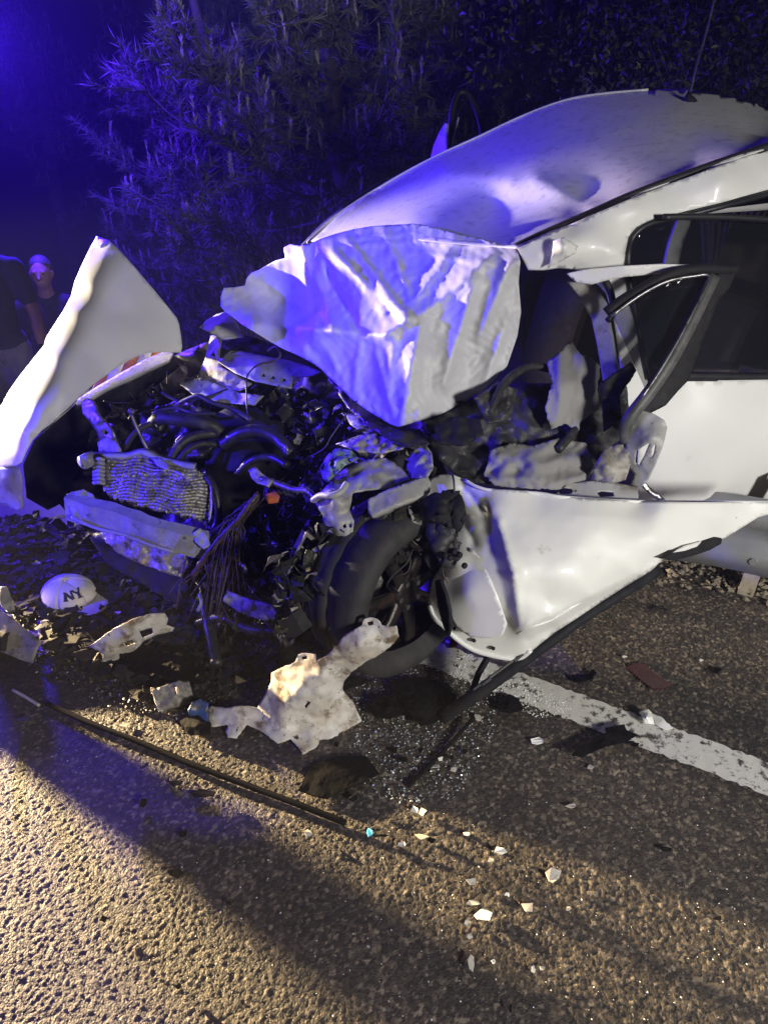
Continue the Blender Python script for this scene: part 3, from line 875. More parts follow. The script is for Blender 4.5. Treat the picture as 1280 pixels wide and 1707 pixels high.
door = panel("front_door", fd_out, fdz, "paint", car, 5, noise=(.003, 9), extra=door_extra, thick=.005, seed=6)
# hem along the folded lower corner
tube("door_hem", crv([Q(x, y, fdz(x, y) - .006) for x, y in ((716, 1010), (724, 1030), (742, 1046), (760, 1064), (785, 1081), (810, 1090), (845, 1097), (868, 1096), (884, 1084))], 4), .008, "paint_clean", door, 6)
tube("door_hem", crv([Q(x, y, fdz(x, y) - .004) for x, y in ((862, 1056), (880, 1046), (915, 1035), (960, 1008), (1010, 980), (1060, 955), (1100, 935))], 4), .004, "paint_clean", door, 6)
tube("door_hem", crv([Q(x, y, fdz(x, y) - .004) for x, y in ((775, 800), (810, 816), (896, 822), (943, 829), (1064, 836), (1238, 837), (1345, 838))], 4), .005, "paint_clean", door, 6)
panel("folded_flap", [(742, 938), (760, 925), (786, 914), (800, 930), (815, 960), (832, 1000), (845, 1040), (838, 1058), (815, 1064), (785, 1062), (760, 1045), (745, 1020), (737, 985), (738, 958)], rbf([(742, 938, 2.11), (786, 914, 2.03), (815, 960, 1.99), (845, 1040, 2.0), (785, 1062, 2.06), (740, 985, 2.11), (780, 990, 2.02)], 1.3), "paint_clean", door, 6, noise=(.003, 10), thick=.004, seed=8)
for i, (x, y) in enumerate(((757, 1048), (790, 1068), (822, 1081))):
    tube("hem_hole", [Q(x, y, fdz(x, y) - .022), Q(x, y, fdz(x, y) - .010)], .006, "black_plastic", door, 8)
hd = panel("door_handle", [(1100, 931), (1118, 918), (1150, 912), (1165, 903), (1190, 895), (1201, 897), (1199, 906), (1180, 917), (1150, 927), (1120, 934)], (lambda x, y: fdz(x, min(y, 905)) - .004), "black_plastic", door, 6, thick=.010, seed=9)
panel("handle_insert", [(1120, 921), (1140, 910), (1168, 902), (1160, 911), (1140, 918)], (lambda x, y: fdz(x, min(y, 905)) - .014), "paint_clean", hd, 6, thick=.005)
# inner door beam with slots, latch bracket
panel("inner_beam", [(922, 826), (948, 806), (985, 802), (1030, 806), (1062, 812), (1064, 838), (1000, 836), (943, 832)], rbf([(922, 826, 2.09), (985, 804, 2.10), (1062, 812, 2.11), (1000, 836, 2.075)]), "paint_inner", door, 4, holes=[[(928, 818), (936, 813), (952, 815), (955, 820), (948, 824), (934, 824)], [(994, 822), (1002, 819), (1022, 821), (1023, 827), (1000, 829)]], thick=.004)
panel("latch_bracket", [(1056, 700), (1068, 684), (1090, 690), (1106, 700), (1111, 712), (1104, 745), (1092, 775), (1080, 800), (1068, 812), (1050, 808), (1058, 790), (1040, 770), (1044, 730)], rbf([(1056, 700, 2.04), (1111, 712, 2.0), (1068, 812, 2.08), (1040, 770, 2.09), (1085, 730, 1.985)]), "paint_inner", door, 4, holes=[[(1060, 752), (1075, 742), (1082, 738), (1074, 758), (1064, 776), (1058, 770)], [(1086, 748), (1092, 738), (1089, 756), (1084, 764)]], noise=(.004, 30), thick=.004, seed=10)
panel("latch_stay", [(1072, 800), (1082, 812), (1108, 833), (1096, 834), (1078, 820), (1066, 808)], lambda x, y: 2.12, "steel", door, 5, thick=.006)
panel("latch_body", [(985, 800), (992, 775), (1005, 752), (1030, 736), (1048, 745), (1050, 775), (1042, 800), (1020, 806)], rbf([(985, 800, 2.1), (1030, 736, 2.08), (1046, 790, 2.06), (1010, 775, 2.04)]), "torn_paint", door, 4, noise=(.02, 22), ridge=(.012, 20), thick=.004, seed=11)
# front door window frame: arched bar, slanted bar, dark mirror plate, pale sash strip
fr = tube("window_frame", crv([Q(x, y, z) for x, y, z in ((1011, 521, 2.05), (1035, 502, 2.04), (1063, 485, 2.03), (1108, 460, 2.02), (1150, 450, 2.02), (1190, 448, 2.03), (1226, 449, 2.05))], 4), .017, "black_plastic", car, 6, sec=rect(.8, .9), up=(0, -1, .3))
tube("frame_bar", crv([Q(x, y, z) for x, y, z in ((1187, 462, 2.01), (1163, 512, 2.0), (1138, 562, 2.0), (1110, 612, 2.0), (1080, 656, 2.01), (1055, 688, 2.02), (1042, 712, 2.04), (1042, 735, 2.07))], 4), .0165, "grey_trim", fr, 6, sec=rect(.9, .9), up=(0, -1, .3))
tube("frame_lip", crv([Q(x, y, z) for x, y, z in ((1018, 527, 2.03), (1063, 494, 2.01), (1108, 470, 2.0), (1150, 461, 2.0), (1182, 462, 1.995), (1158, 512, 1.985), (1130, 566, 1.985), (1098, 620, 1.985), (1068, 664, 1.99))], 4), .005, "steel", fr, 6)
panel("mirror_plate", [(1190, 460), (1210, 448), (1228, 446), (1214, 480), (1196, 500), (1180, 540), (1162, 590), (1146, 634), (1128, 652), (1108, 676), (1080, 690), (1056, 702), (1050, 690), (1082, 660), (1112, 614), (1140, 563), (1166, 512)], rbf([(1190, 460, 2.03), (1228, 446, 2.06), (1162, 590, 2.05), (1108, 676, 2.05), (1056, 702, 2.06)]), "black_plastic", fr, 6, noise=(.003, 20), thick=.008, seed=12)
panel("sash_strip", [(944, 456), (985, 448), (1040, 443), (1100, 440), (1150, 441), (1128, 452), (1090, 457), (1040, 461), (1010, 467), (985, 474), (960, 470)], rbf([(944, 456, 2.09), (1040, 448, 2.045), (1150, 441, 2.03), (1040, 462, 2.06)]), "paint_clean", fr, 5, thick=.006)
panel("quarter_glass", [(1020, 524), (1063, 492), (1108, 468), (1150, 459), (1184, 462), (1135, 562), (1078, 656)], rbf([(1020, 524, 2.05), (1184, 462, 2.03), (1078, 656, 2.03)]), "glass", fr, 16, thick=.003)
tube("seal_end", crv([Q(x, y, 2.11) for x, y in ((1008, 466), (1018, 490), (1022, 520), (1012, 535))], 3), .010, "trim_rubber", fr, 6)
# loose sill trim: long dark bar from the ground up to the door
tb = [(738, 1196, 2.19), (790, 1160, 2.15), (850, 1116, 2.14), (910, 1072, 2.13), (970, 1028, 2.13), (1030, 990, 2.14), (1095, 948, 2.17)]
trim = tube("sill_trim", crv([Q(*p) for p in tb], 5), .021, "black_plastic", car, sec=[(-.9, -1), (.9, -1), (1.0, .5), (.5, 1), (-.9, .9)], up=(0, -.6, .8))
tube("trim_edge", crv([Q(x - 2, y - 10, z - .016) for x, y, z in tb[1:]], 4), .0045, "grey_trim", trim, 6)
for k in (1.4, 2.3, 3.2, 4.1):
    i = int(k); p0 = np.array(tb[i]); p1 = np.array(tb[i + 1]); p = p0 + (p1 - p0) * (k - i)
    V = []; F = []
    d = Q(*p1) - Q(*p0); d /= np.linalg.norm(d)
    up = np.array((0, -.4, .9)); up -= d * (d @ up)
    box_geo(Q(p[0] - 3, p[1] - 6, p[2] - .022), (d * .016, up * .005, np.cross(d, up) * .003), V, F)
    link("trim_clip", V, F, "grey_trim", trim, smooth=False)
tube("trim_bracket", crv([Q(x, y, z) for x, y, z in ((812, 1098, 2.16), (798, 1122, 2.18), (788, 1150, 2.2), (786, 1168, 2.22))], 3), .012, "black_plastic", trim, sec=rect(.7, .5))

# ---- front wheel, turned outwards
def wheel():
    c = Q(655, 976, 2.24)
    al = R(46)
    ax = np.array((math.sin(al), -math.cos(al), .06)); ax /= np.linalg.norm(ax)      # outward axis
    u = np.cross(ax, (0, 0, 1)); u /= np.linalg.norm(u)
    v = np.cross(u, ax)
    def ringprof(name, prof, mat, parent, nseg=64, mod=None, **kw):
        V = []; F = []
        for i in range(nseg):
            a = 2 * math.pi * i / nseg
            for j, (r, d) in enumerate(prof):
                rr, dd = (r, d) if mod is None else mod(i, j, r, d, a)
                V.append(c + (u * math.cos(a) + v * math.sin(a)) * rr + ax * dd)
        m = len(prof)
        for i in range(nseg):
            for j in range(m - 1):
                F.append((i * m + j, ((i + 1) % nseg) * m + j, ((i + 1) % nseg) * m + j + 1, i * m + j + 1))
        return link(name, V, F, mat, parent, **kw)
    w = ringprof("wheel", [(.196, -.085), (.185, -.06), (.178, .0), (.188, .055), (.205, .072), (.212, .076), (.209, .066)], "rim", car)
    def tm(i, j, r, d, a):
        low = smooth01((-math.sin(a) - .80) / .2)             # flat bottom of the damaged tyre
        r *= .90
        if 5 <= j <= 11:
            r -= .0045 * (i % 3 == 0) * (j not in (7, 8, 9))
            r -= .012 * smooth01(math.sin(a * 3 + 1) - .5) * (j > 8)
        return r - low * .02, d + (.012 * low if d > 0 else -.012 * low)
    ringprof("tyre", [(.206, -.078), (.225, -.100), (.265, -.108), (.292, -.100), (.304, -.088), (.305, -.07), (.306, -.050), (.307, -.043), (.308, -.012), (.306, -.011), (.306, -.007), (.308, -.006), (.308, .05), (.306, .06), (.304, .075), (.294, .097), (.268, .107), (.236, .102), (.215, .086), (.207, .078)], "tyre", w, 72, tm)
    V = []; F = []
    for k in range(7):
        a = 2 * math.pi * k / 7 + .2
        d = u * math.cos(a) + v * math.sin(a)
        e = np.cross(ax, d)
        tube_geo(crv([c + d * .03 + ax * .045, c + d * .10 + ax * .060, c + d * .196 + ax * .055], 3), [.030, .027, .024, .022, .021, .022, .026], V=V, F=F, sec=rect(.85, .42), up=ax)
        link("spoke", V, F, "rim", w); V, F = [], []
    V, F = tube_geo([c + ax * .02, c + ax * .055, c + ax * .068], [.062, .060, .042], 20, up=u)
    link("hub_cap", V, F, "rim", w)
    for k in range(5):
        a = 2 * math.pi * k / 5
        p = c + (u * math.cos(a) + v * math.sin(a)) * .043
        V, F = tube_geo([p + ax * .05, p + ax * .076], .009, 6, up=u)
        link("wheel_bolt", V, F, "steel", w, smooth=False)
    V, F = tube_geo([c - ax * .02, c + ax * .0], .135, 32, up=u)
    link("brake_disc", V, F, "dark_steel", w)
wheel()

# ---- far front fender, peeled up
fez = rbf([(161, 395, 2.95), (183, 401, 2.86), (172, 430, 2.80), (150, 470, 2.78), (127, 466, 2.87), (120, 492, 2.86), (128, 520, 2.745), (80, 560, 2.83), (75, 577, 2.80), (112, 565, 2.705), (95, 592, 2.67), (34, 627, 2.80), (60, 680, 2.60), (40, 720, 2.58), (0, 690, 2.85), (0, 777, 2.72), (20, 765, 2.62), (37, 770, 2.60), (-60, 770, 2.95),
           (250, 475, 2.90), (287, 520, 2.96), (304, 577, 2.98), (302, 588, 2.98), (250, 588, 2.88), (217, 600, 2.82), (177, 625, 2.76), (135, 660, 2.68), (90, 702, 2.62), (56, 732, 2.59), (200, 520, 2.80), (230, 560, 2.83), (150, 590, 2.71), (100, 650, 2.62)], 1.7)
fe_out = [(161, 395), (172, 398), (184, 402), (205, 423), (228, 449), (250, 475), (270, 499), (287, 520), (295, 530), (299, 541), (302, 560), (304, 578), (302, 588), (276, 587), (250, 588), (232, 593), (217, 600), (196, 612), (177, 626), (155, 642), (135, 661), (112, 682), (90, 703), (70, 718), (56, 733), (46, 750), (37, 771), (28, 776), (14, 779), (0, 779), (-60, 800), (-60, 735), (0, 682), (16, 652), (34, 626), (56, 598), (74, 576), (78, 562), (92, 540), (108, 515), (119, 494), (126, 467), (138, 440), (150, 415)]
fender = panel("far_fender", fe_out, fez, "paint_clean", car, 6, noise=(.005, 5), thick=.0025, seed=14)
panel("fender_tip_fold", [(161, 394), (185, 402), (180, 409), (170, 413), (158, 412)], rbf([(161, 394, 2.93), (185, 402, 2.83), (158, 412, 2.82), (172, 405, 2.80)]), "paint_clean", fender, 5, thick=.003)
panel("fender_lower_flap", [(-40, 800), (0, 779), (18, 776), (33, 780), (38, 800), (37, 825), (40, 846), (30, 851), (10, 842), (-40, 835)], rbf([(-40, 800, 2.85), (33, 780, 2.66), (40, 846, 2.74), (0, 840, 2.80), (10, 800, 2.70)]), "paint_inner", fender, 6, noise=(.008, 12), thick=.003, seed=15)
# arch edge behind the fender with dark liner below it
panel("arch_strip", [(130, 668), (165, 645), (205, 622), (245, 600), (272, 589), (290, 590), (282, 603), (250, 618), (215, 635), (180, 650), (150, 668), (128, 680)], rbf([(130, 668, 2.74), (205, 622, 2.88), (290, 590, 3.02), (215, 635, 2.84), (282, 603, 2.98)]), "paint_inner", car, 5, noise=(.005, 20), thick=.012, seed=16)
panel("arch_liner", [(40, 775), (58, 735), (92, 704), (137, 664), (180, 650), (250, 618), (285, 600), (300, 610), (240, 660), (190, 680), (150, 720), (140, 780), (120, 830), (80, 850), (45, 830)], rbf([(40, 775, 2.72), (137, 664, 2.80), (285, 600, 3.04), (190, 680, 2.98), (80, 850, 2.98), (140, 780, 3.02), (90, 760, 2.98)]), "black_plastic", car, 9, noise=(.03, 9), thick=.004, seed=17)

# ---- engine bay: dark bulkhead, engine, hoses
back = rbf([(120, 700, 3.05), (300, 610, 3.15), (500, 600, 3.05), (700, 690, 2.55), (740, 800, 2.36), (700, 950, 2.42), (420, 1060, 2.62), (250, 980, 2.86), (120, 860, 3.04), (350, 800, 2.86), (550, 780, 2.62), (560, 900, 2.46), (450, 960, 2.62), (640, 860, 2.36)], 1.2)
panel("bulkhead", [(100, 700), (150, 650), (300, 590), (370, 560), (560, 610), (700, 690), (745, 790), (760, 900), (735, 960), (640, 930), (560, 1000), (490, 1090), (420, 1110), (330, 1060), (250, 980), (160, 900), (100, 840)], back, "dark_steel", car, 11, noise=(.08, 7), ridge=(.03, 9), thick=.01, seed=18)
panel("engine_block", [(352, 700), (395, 680), (440, 690), (470, 720), (480, 790), (450, 850), (400, 870), (365, 850), (350, 790)], rbf([(352, 700, 2.72), (440, 690, 2.66), (480, 790, 2.60), (400, 870, 2.62), (410, 770, 2.50)]), "black_plastic", car, 8, noise=(.02, 10), thick=.05, seed=19)
panel("engine_cover", [(235, 690), (300, 668), (360, 690), (375, 730), (340, 760), (280, 770), (240, 740)], rbf([(235, 690, 2.76), (360, 690, 2.70), (340, 760, 2.58), (240, 740, 2.70)]), "dark_steel", car, 6, noise=(.03, 18), ridge=(.02, 18), thick=.02, seed=21)
def pt(*pp): return [Q(*p) for p in pp]
def hose(name, pts, r, mat="hose", parent=car, seg=10, corr=0, n=5, **kw):
    path = crv(pt(*pts), n)
    rad = [r * (1 + corr * math.sin(i * 2.4)) for i in range(len(path))]
    return tube(name, path, rad, mat, parent, seg, **kw)
hose("coolant_hose", [(256, 706, 2.58), (268, 697, 2.54), (300, 700, 2.52), (335, 704, 2.52), (362, 714, 2.54), (378, 735, 2.58)], .023, corr=.04)
hose("hose_clamp", [(262, 712, 2.545), (258, 702, 2.54), (263, 692, 2.54), (278, 690, 2.54)], .0035, "steel")
hose("coolant_hose", [(206, 760, 2.56), (214, 738, 2.54), (230, 718, 2.54), (256, 704, 2.56)], .011, "hose")
hose("coolant_hose", [(286, 764, 2.50), (300, 742, 2.50), (325, 727, 2.52), (362, 722, 2.55)], .016)
hose("coolant_hose", [(290, 778, 2.5), (312, 752, 2.48), (336, 740, 2.5), (372, 742, 2.54)], .011)
hose("intake_hose", [(372, 742, 2.52), (398, 724, 2.48), (430, 718, 2.46), (462, 730, 2.44), (486, 758, 2.40)], .022, "wire_dark", corr=.06)
hose("intake_hose", [(396, 790, 2.50), (420, 768, 2.46), (452, 762, 2.44), (480, 776, 2.40)], .014, "wire_dark", corr=.1)
hose("dipstick", [(219, 690, 2.50), (228, 712, 2.52), (239, 735, 2.54), (249, 754, 2.56)], .006, "aluminium")
hose("dipstick_handle", [(216, 684, 2.50), (224, 688, 2.50)], .011, "aluminium")
hose("filler_ring", [(295, 735, 2.56), (303, 728, 2.555), (311, 733, 2.555), (308, 741, 2.555), (299, 741, 2.56), (295, 735, 2.56)], .006, "beige")
hose("fuel_pipe", [(300, 672, 2.68), (330, 660, 2.64), (356, 672, 2.62), (390, 682, 2.62), (420, 700, 2.58)], .009)
hose("fuel_pipe", [(255, 690, 2.66), (290, 680, 2.66), (320, 688, 2.62), (360, 690, 2.62)], .007)
hose("vacuum_pipe", [(270, 655, 2.75), (300, 668, 2.72), (340, 664, 2.70), (380, 650, 2.72)], .006)
panel("headlamp_bracket", [(138, 672), (146, 664), (158, 668), (166, 690), (180, 706), (192, 722), (197, 738), (186, 746), (170, 742), (164, 720), (152, 702), (140, 690)], rbf([(138, 672, 2.62), (158, 668, 2.60), (197, 738, 2.56), (170, 742, 2.60), (166, 705, 2.57)]), "aluminium", car, 4, noise=(.008, 30), thick=.012, holes=[[(176, 716), (183, 720), (180, 726), (174, 723)]], seed=22)
panel("bracket_foot", [(164, 738), (180, 728), (196, 736), (203, 752), (186, 762), (168, 760)], rbf([(164, 738, 2.56), (196, 736, 2.53), (186, 762, 2.52)]), "torn_paint", car, 4, noise=(.012, 30), thick=.01, seed=23)

# ---- radiator, tank, cap, bumper beam, condenser
raz = rbf([(159, 757, 2.50), (213, 760, 2.50), (248, 757, 2.49), (266, 766, 2.49), (308, 775, 2.46), (343, 795, 2.45), (355, 812, 2.46), (349, 866, 2.44), (308, 857, 2.43), (225, 836, 2.45), (174, 815, 2.48), (250, 800, 2.43), (310, 820, 2.41), (200, 790, 2.46)], 1.2)
def fin(px, py):
    yy = py + 3.5 * math.sin(px * .035) + 2 * math.sin(px * .11 + py * .05) - px * .03
    a = .0045 * math.sin(yy * 2 * math.pi / 5.4)
    if abs(py - (796 + (px - 177) * -.01)) < 1.8: a += .012
    return a + .002 * math.sin(px * .13 + 2 * math.sin(py * .09))
ra_out = [(170, 762), (190, 760), (213, 762), (234, 758), (248, 760), (266, 769), (290, 774), (308, 778), (326, 781), (343, 797), (355, 813), (353, 845), (349, 868), (340, 864), (332, 868), (322, 860), (308, 862), (296, 856), (263, 849), (225, 840), (189, 829), (174, 815), (178, 792), (168, 778)]
rad_o = panel("radiator", ra_out, raz, "fins", car, 2.0, noise=(.012, 12), extra=fin, thick=.02, seed=24)
tube("radiator_top", crv([Q(x, y, raz(x, y) - .012) for x, y in ((156, 760), (190, 760), (213, 760), (234, 754), (248, 756), (268, 766), (308, 775), (326, 778))], 4), .011, "beam_metal", rad_o, 6, sec=rect(1.2, .8))
panel("radiator_flap", [(253, 764), (270, 764), (284, 778), (280, 784), (262, 776)], rbf([(253, 764, 2.45), (284, 778, 2.41), (262, 776, 2.42)]), "beam_metal", rad_o, 4, thick=.004)
hose("radiator_side", [(345, 795, 2.44), (358, 815, 2.43), (364, 845, 2.43), (362, 870, 2.44), (352, 890, 2.44)], .013, "dark_steel", rad_o)
hose("radiator_side", [(352, 808, 2.42), (353, 840, 2.41), (349, 872, 2.41)], .004, "steel", rad_o)
cap_c = Q(147, 767, 2.46)
V, F = tube_geo([cap_c + np.array((.012, .02, 0)), cap_c, cap_c - np.array((.012, .02, 0)), cap_c - np.array((.010, .018, 0))], [.024, .026, .024, .016], 18)
link("radiator_cap", V, F, "beam_metal", rad_o)
for i in range(7):
    y = 766 + i * 6.5
    hose("tank_rib", [(157, y, 2.47), (166, y - 1, 2.45), (174, y + 1, 2.46)], .0075, "beam_metal", rad_o, 6)
hose("tank_neck", [(152, 766, 2.46), (164, 764, 2.47), (176, 772, 2.48)], .016, "black_plastic", rad_o)
# bumper beam: open box section with lips
def beam():
    path = crv(pt((118, 842, 2.42), (150, 852, 2.40), (190, 862, 2.38), (230, 876, 2.36), (270, 890, 2.35), (310, 900, 2.36), (345, 908, 2.38)), 5)
    sec = [(.026, .040), (-.014, .046), (-.020, .040), (-.020, .022), (-.006, .018), (-.006, -.014), (-.022, -.018), (-.022, -.044), (-.014, -.050), (.026, -.044)]
    V, F = tube_geo(path, 1.0, sec=sec, up=(0.15, 0, 1))
    rg = random.Random(3)
    V = [v + np.array((0, 1, .3)) * .006 * fbm(v, 14) for v in V]
    b = link("bumper_beam", V, F, "beam_metal", car, smooth=False)
    panel("beam_end", [(112, 824), (140, 816), (156, 824), (160, 835), (140, 838), (136, 862), (122, 860), (116, 846)], rbf([(112, 824, 2.40), (156, 824, 2.40), (136, 862, 2.39), (122, 840, 2.385)]), "beam_metal", b, 4, noise=(.006, 30), thick=.004, seed=30)
    hose("beam_lip", [(120, 862, 2.375), (160, 880, 2.355), (210, 892, 2.335), (250, 908, 2.325), (290, 920, 2.33)], .006, "beam_metal", b, 6)
    panel("beam_bracket", [(322, 888), (334, 880), (348, 896), (352, 910), (340, 916), (326, 904)], rbf([(322, 888, 2.33), (348, 896, 2.33), (340, 916, 2.32)]), "beam_metal", b, 4, noise=(.006, 30), thick=.005, seed=31)
beam()
def fin2(px, py): return .005 * math.sin((py - .5 * px) * 2 * math.pi / 6.5)
panel("condenser", [(166, 880), (190, 886), (225, 898), (262, 910), (308, 922), (316, 945), (300, 962), (270, 952), (234, 938), (200, 922), (180, 905)], rbf([(166, 880, 2.50), (225, 898, 2.44), (308, 922, 2.40), (300, 962, 2.44), (234, 938, 2.46), (180, 905, 2.50)]), "fins", car, 3.5, noise=(.02, 14), extra=fin2, thick=.01, seed=25)
panel("lower_grille", [(150, 895), (200, 905), (260, 930), (310, 965), (330, 1010), (300, 1010), (240, 975), (180, 940)], rbf([(150, 895, 2.62), (260, 930, 2.54), (330, 1010, 2.5), (180, 940, 2.64)]), "black_plastic", car, 7, noise=(.03, 12), thick=.004, seed=26)

# ---- cowl piece under the sheet, crumpled inner panels
panel("cowl_panel", [(364, 603), (374, 590), (390, 584), (430, 592), (484, 602), (512, 610), (538, 620), (524, 626), (489, 630), (486, 648), (455, 642), (427, 636), (392, 622)], rbf([(364, 603, 2.80), (390, 584, 2.90), (484, 602, 2.80), (538, 620, 2.72), (486, 648, 2.66), (427, 636, 2.68), (430, 612, 2.72)]), "beam_metal", car, 5, noise=(.006, 16), thick=.004, holes=[[(436, 628), (440, 622), (444, 629)], [(452, 632), (456, 626), (460, 633)], [(470, 636), (474, 630), (478, 637)]], seed=27)
panel("cowl_top", [(352, 592), (366, 570), (400, 556), (450, 572), (520, 606), (545, 622), (500, 612), (440, 598), (392, 584), (370, 596)], rbf([(352, 592, 2.86), (400, 556, 3.0), (545, 622, 2.76), (440, 598, 2.84)]), "dark_steel", car, 6, noise=(.02, 14), thick=.004, seed=28)
panel("inner_wing", [(330, 628), (342, 600), (352, 560), (372, 556), (366, 590), (370, 612), (396, 626), (420, 640), (400, 652), (360, 644)], rbf([(330, 628, 2.88), (352, 560, 2.95), (420, 640, 2.70), (360, 644, 2.76), (366, 600, 2.82)]), "torn_paint", car, 5, noise=(.02, 18), thick=.004, seed=29)
panel("crumpled_bonnet_edge", [(300, 640), (335, 630), (400, 655), (440, 660), (425, 676), (380, 672), (330, 664)], rbf([(300, 640, 2.82), (440, 660, 2.62), (380, 672, 2.66)]), "beam_metal", car, 5, noise=(.02, 18), ridge=(.01, 16), thick=.004, seed=32)
panel("bonnet_lower_edge", [(540, 622), (560, 632), (600, 668), (640, 702), (668, 716), (700, 716), (716, 740), (690, 748), (660, 740), (620, 716), (580, 680)], rbf([(540, 622, 2.70), (668, 716, 2.24), (716, 740, 2.16), (580, 680, 2.46)]), "dark_steel", car, 5, noise=(.025, 16), thick=.004, seed=33)
# ---- strut tower and rails ahead of the door
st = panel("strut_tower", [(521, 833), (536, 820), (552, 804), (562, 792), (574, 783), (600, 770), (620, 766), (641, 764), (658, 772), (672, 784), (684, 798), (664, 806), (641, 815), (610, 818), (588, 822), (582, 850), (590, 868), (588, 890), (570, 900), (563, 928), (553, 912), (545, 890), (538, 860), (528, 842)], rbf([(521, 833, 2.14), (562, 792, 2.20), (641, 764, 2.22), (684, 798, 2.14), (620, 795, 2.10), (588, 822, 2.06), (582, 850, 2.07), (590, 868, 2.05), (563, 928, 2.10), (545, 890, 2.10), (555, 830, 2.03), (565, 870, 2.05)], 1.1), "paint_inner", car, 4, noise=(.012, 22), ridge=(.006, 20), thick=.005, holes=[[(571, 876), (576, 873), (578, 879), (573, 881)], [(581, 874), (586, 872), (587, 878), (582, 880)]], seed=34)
tube("strut_ring", crv(pt((522, 834, 2.10), (535, 826, 2.07), (552, 826, 2.04), (568, 820, 2.04), (578, 806, 2.06)), 4), .010, "paint_inner", st, 8)
panel("side_rail", [(613, 836), (640, 824), (672, 812), (710, 798), (716, 808), (714, 824), (690, 835), (655, 848), (622, 864), (614, 852)], rbf([(613, 836, 2.05), (710, 798, 2.10), (714, 824, 2.08), (622, 864, 2.03), (660, 828, 2.045), (664, 840, 2.02)]), "paint_inner", car, 4, noise=(.004, 22), thick=.03, seed=35)
panel("wing_liner", [(586, 872), (604, 858), (620, 856), (655, 852), (684, 842), (702, 855), (705, 880), (690, 892), (655, 906), (630, 930), (612, 918), (598, 906)], rbf([(586, 872, 2.10), (655, 852, 2.08), (702, 855, 2.10), (690, 892, 2.13), (630, 930, 2.12), (640, 885, 2.05)]), "dark_steel", car, 5, noise=(.014, 22), thick=.004, seed=36)
panel("wheel_arch", [(624, 930), (655, 905), (690, 890), (712, 895), (728, 930), (735, 965), (722, 960), (706, 930), (680, 912), (650, 920), (632, 940)], rbf([(624, 930, 2.12), (690, 890, 2.14), (735, 965, 2.2), (650, 920, 2.1)]), "black_plastic", car, 5, noise=(.01, 22), thick=.006, seed=37)
hose("bent_crossbar", [(421, 788, 2.28), (436, 798, 2.24), (462, 806, 2.20), (490, 816, 2.16), (512, 818, 2.13), (528, 832, 2.11)], .010, "aluminium", corr=.18, n=8)
panel("crossbar_end", [(415, 784), (426, 778), (438, 790), (456, 802), (448, 812), (430, 806), (420, 798)], rbf([(415, 784, 2.26), (456, 802, 2.20), (430, 806, 2.22)]), "torn_paint", car, 4, noise=(.015, 30), thick=.005, seed=38)
panel("torn_shred", [(505, 884), (513, 888), (500, 910), (488, 940), (474, 970), (466, 985), (464, 970), (480, 936), (494, 905)], rbf([(505, 884, 2.14), (466, 985, 2.2), (490, 930, 2.13)]), "torn_paint", car, 4, noise=(.012, 30), thick=.006, seed=39)
panel("torn_bracket", [(520, 915), (548, 902), (550, 908), (530, 922), (528, 935), (520, 938)], rbf([(520, 915, 2.1), (548, 902, 2.08), (520, 938, 2.1)]), "paint_inner", car, 3.5, noise=(.006, 30), thick=.004, seed=40)
V = []; F = []
box_geo(Q(525, 950, 2.12), ((np.array((.024, .004, .004))), np.array((0, .015, 0.004)), np.array((0, -.003, .021))), V, F)
bb = link("relay_box", V, F, "beige", car, smooth=False)
panel("steering_arm", [(462, 985), (480, 970), (498, 960), (500, 985), (488, 1010), (480, 1040), (470, 1075), (466, 1050), (460, 1015)], rbf([(462, 985, 2.22), (498, 960, 2.16), (470, 1075, 2.26), (480, 1010, 2.16)]), "torn_paint", car, 4, noise=(.02, 26), thick=.01, seed=41)
panel("front_crossmember", [(380, 985), (420, 1000), (462, 1010), (470, 1030), (440, 1035), (400, 1020), (372, 1000)], rbf([(380, 985, 2.36), (470, 1030, 2.26), (400, 1020, 2.34)]), "torn_paint", car, 4, noise=(.02, 26), thick=.01, seed=42)
panel("foil_bag", [(534, 780), (545, 760), (560, 748), (585, 750), (598, 765), (575, 776), (560, 790), (548, 805), (538, 798)], rbf([(534, 780, 2.2), (560, 748, 2.24), (598, 765, 2.18), (548, 805, 2.12), (565, 770, 2.12)]), "teal", car, 3, noise=(.03, 40), ridge=(.014, 40), thick=.003, seed=43)
panel("orange_plug", [(443, 824), (460, 819), (467, 827), (464, 838), (448, 840)], lambda x, y: 2.30, "orange", car, 4, thick=.02)
panel("bulkhead_flange", [(684, 798), (676, 770), (690, 748), (705, 735), (720, 756), (722, 780), (712, 797)], rbf([(684, 798, 2.14), (690, 748, 2.22), (720, 756, 2.16), (705, 775, 2.10)]), "paint_inner", car, 4, noise=(.02, 24), ridge=(.008, 20), thick=.004, seed=44)
panel("torn_shred", [(560, 740), (600, 726), (650, 720), (684, 730), (672, 748), (640, 756), (600, 754)], rbf([(560, 740, 2.32), (650, 720, 2.26), (672, 748, 2.18), (600, 754, 2.22)]), "torn_paint", car, 4, noise=(.03, 24), ridge=(.015, 22), thick=.004, seed=45)
panel("torn_shred", [(576, 690), (596, 692), (630, 704), (640, 722), (610, 724), (584, 708)], rbf([(576, 690, 2.42), (640, 722, 2.28), (610, 724, 2.3)]), "torn_paint", car, 4, noise=(.03, 24), thick=.004, seed=46)
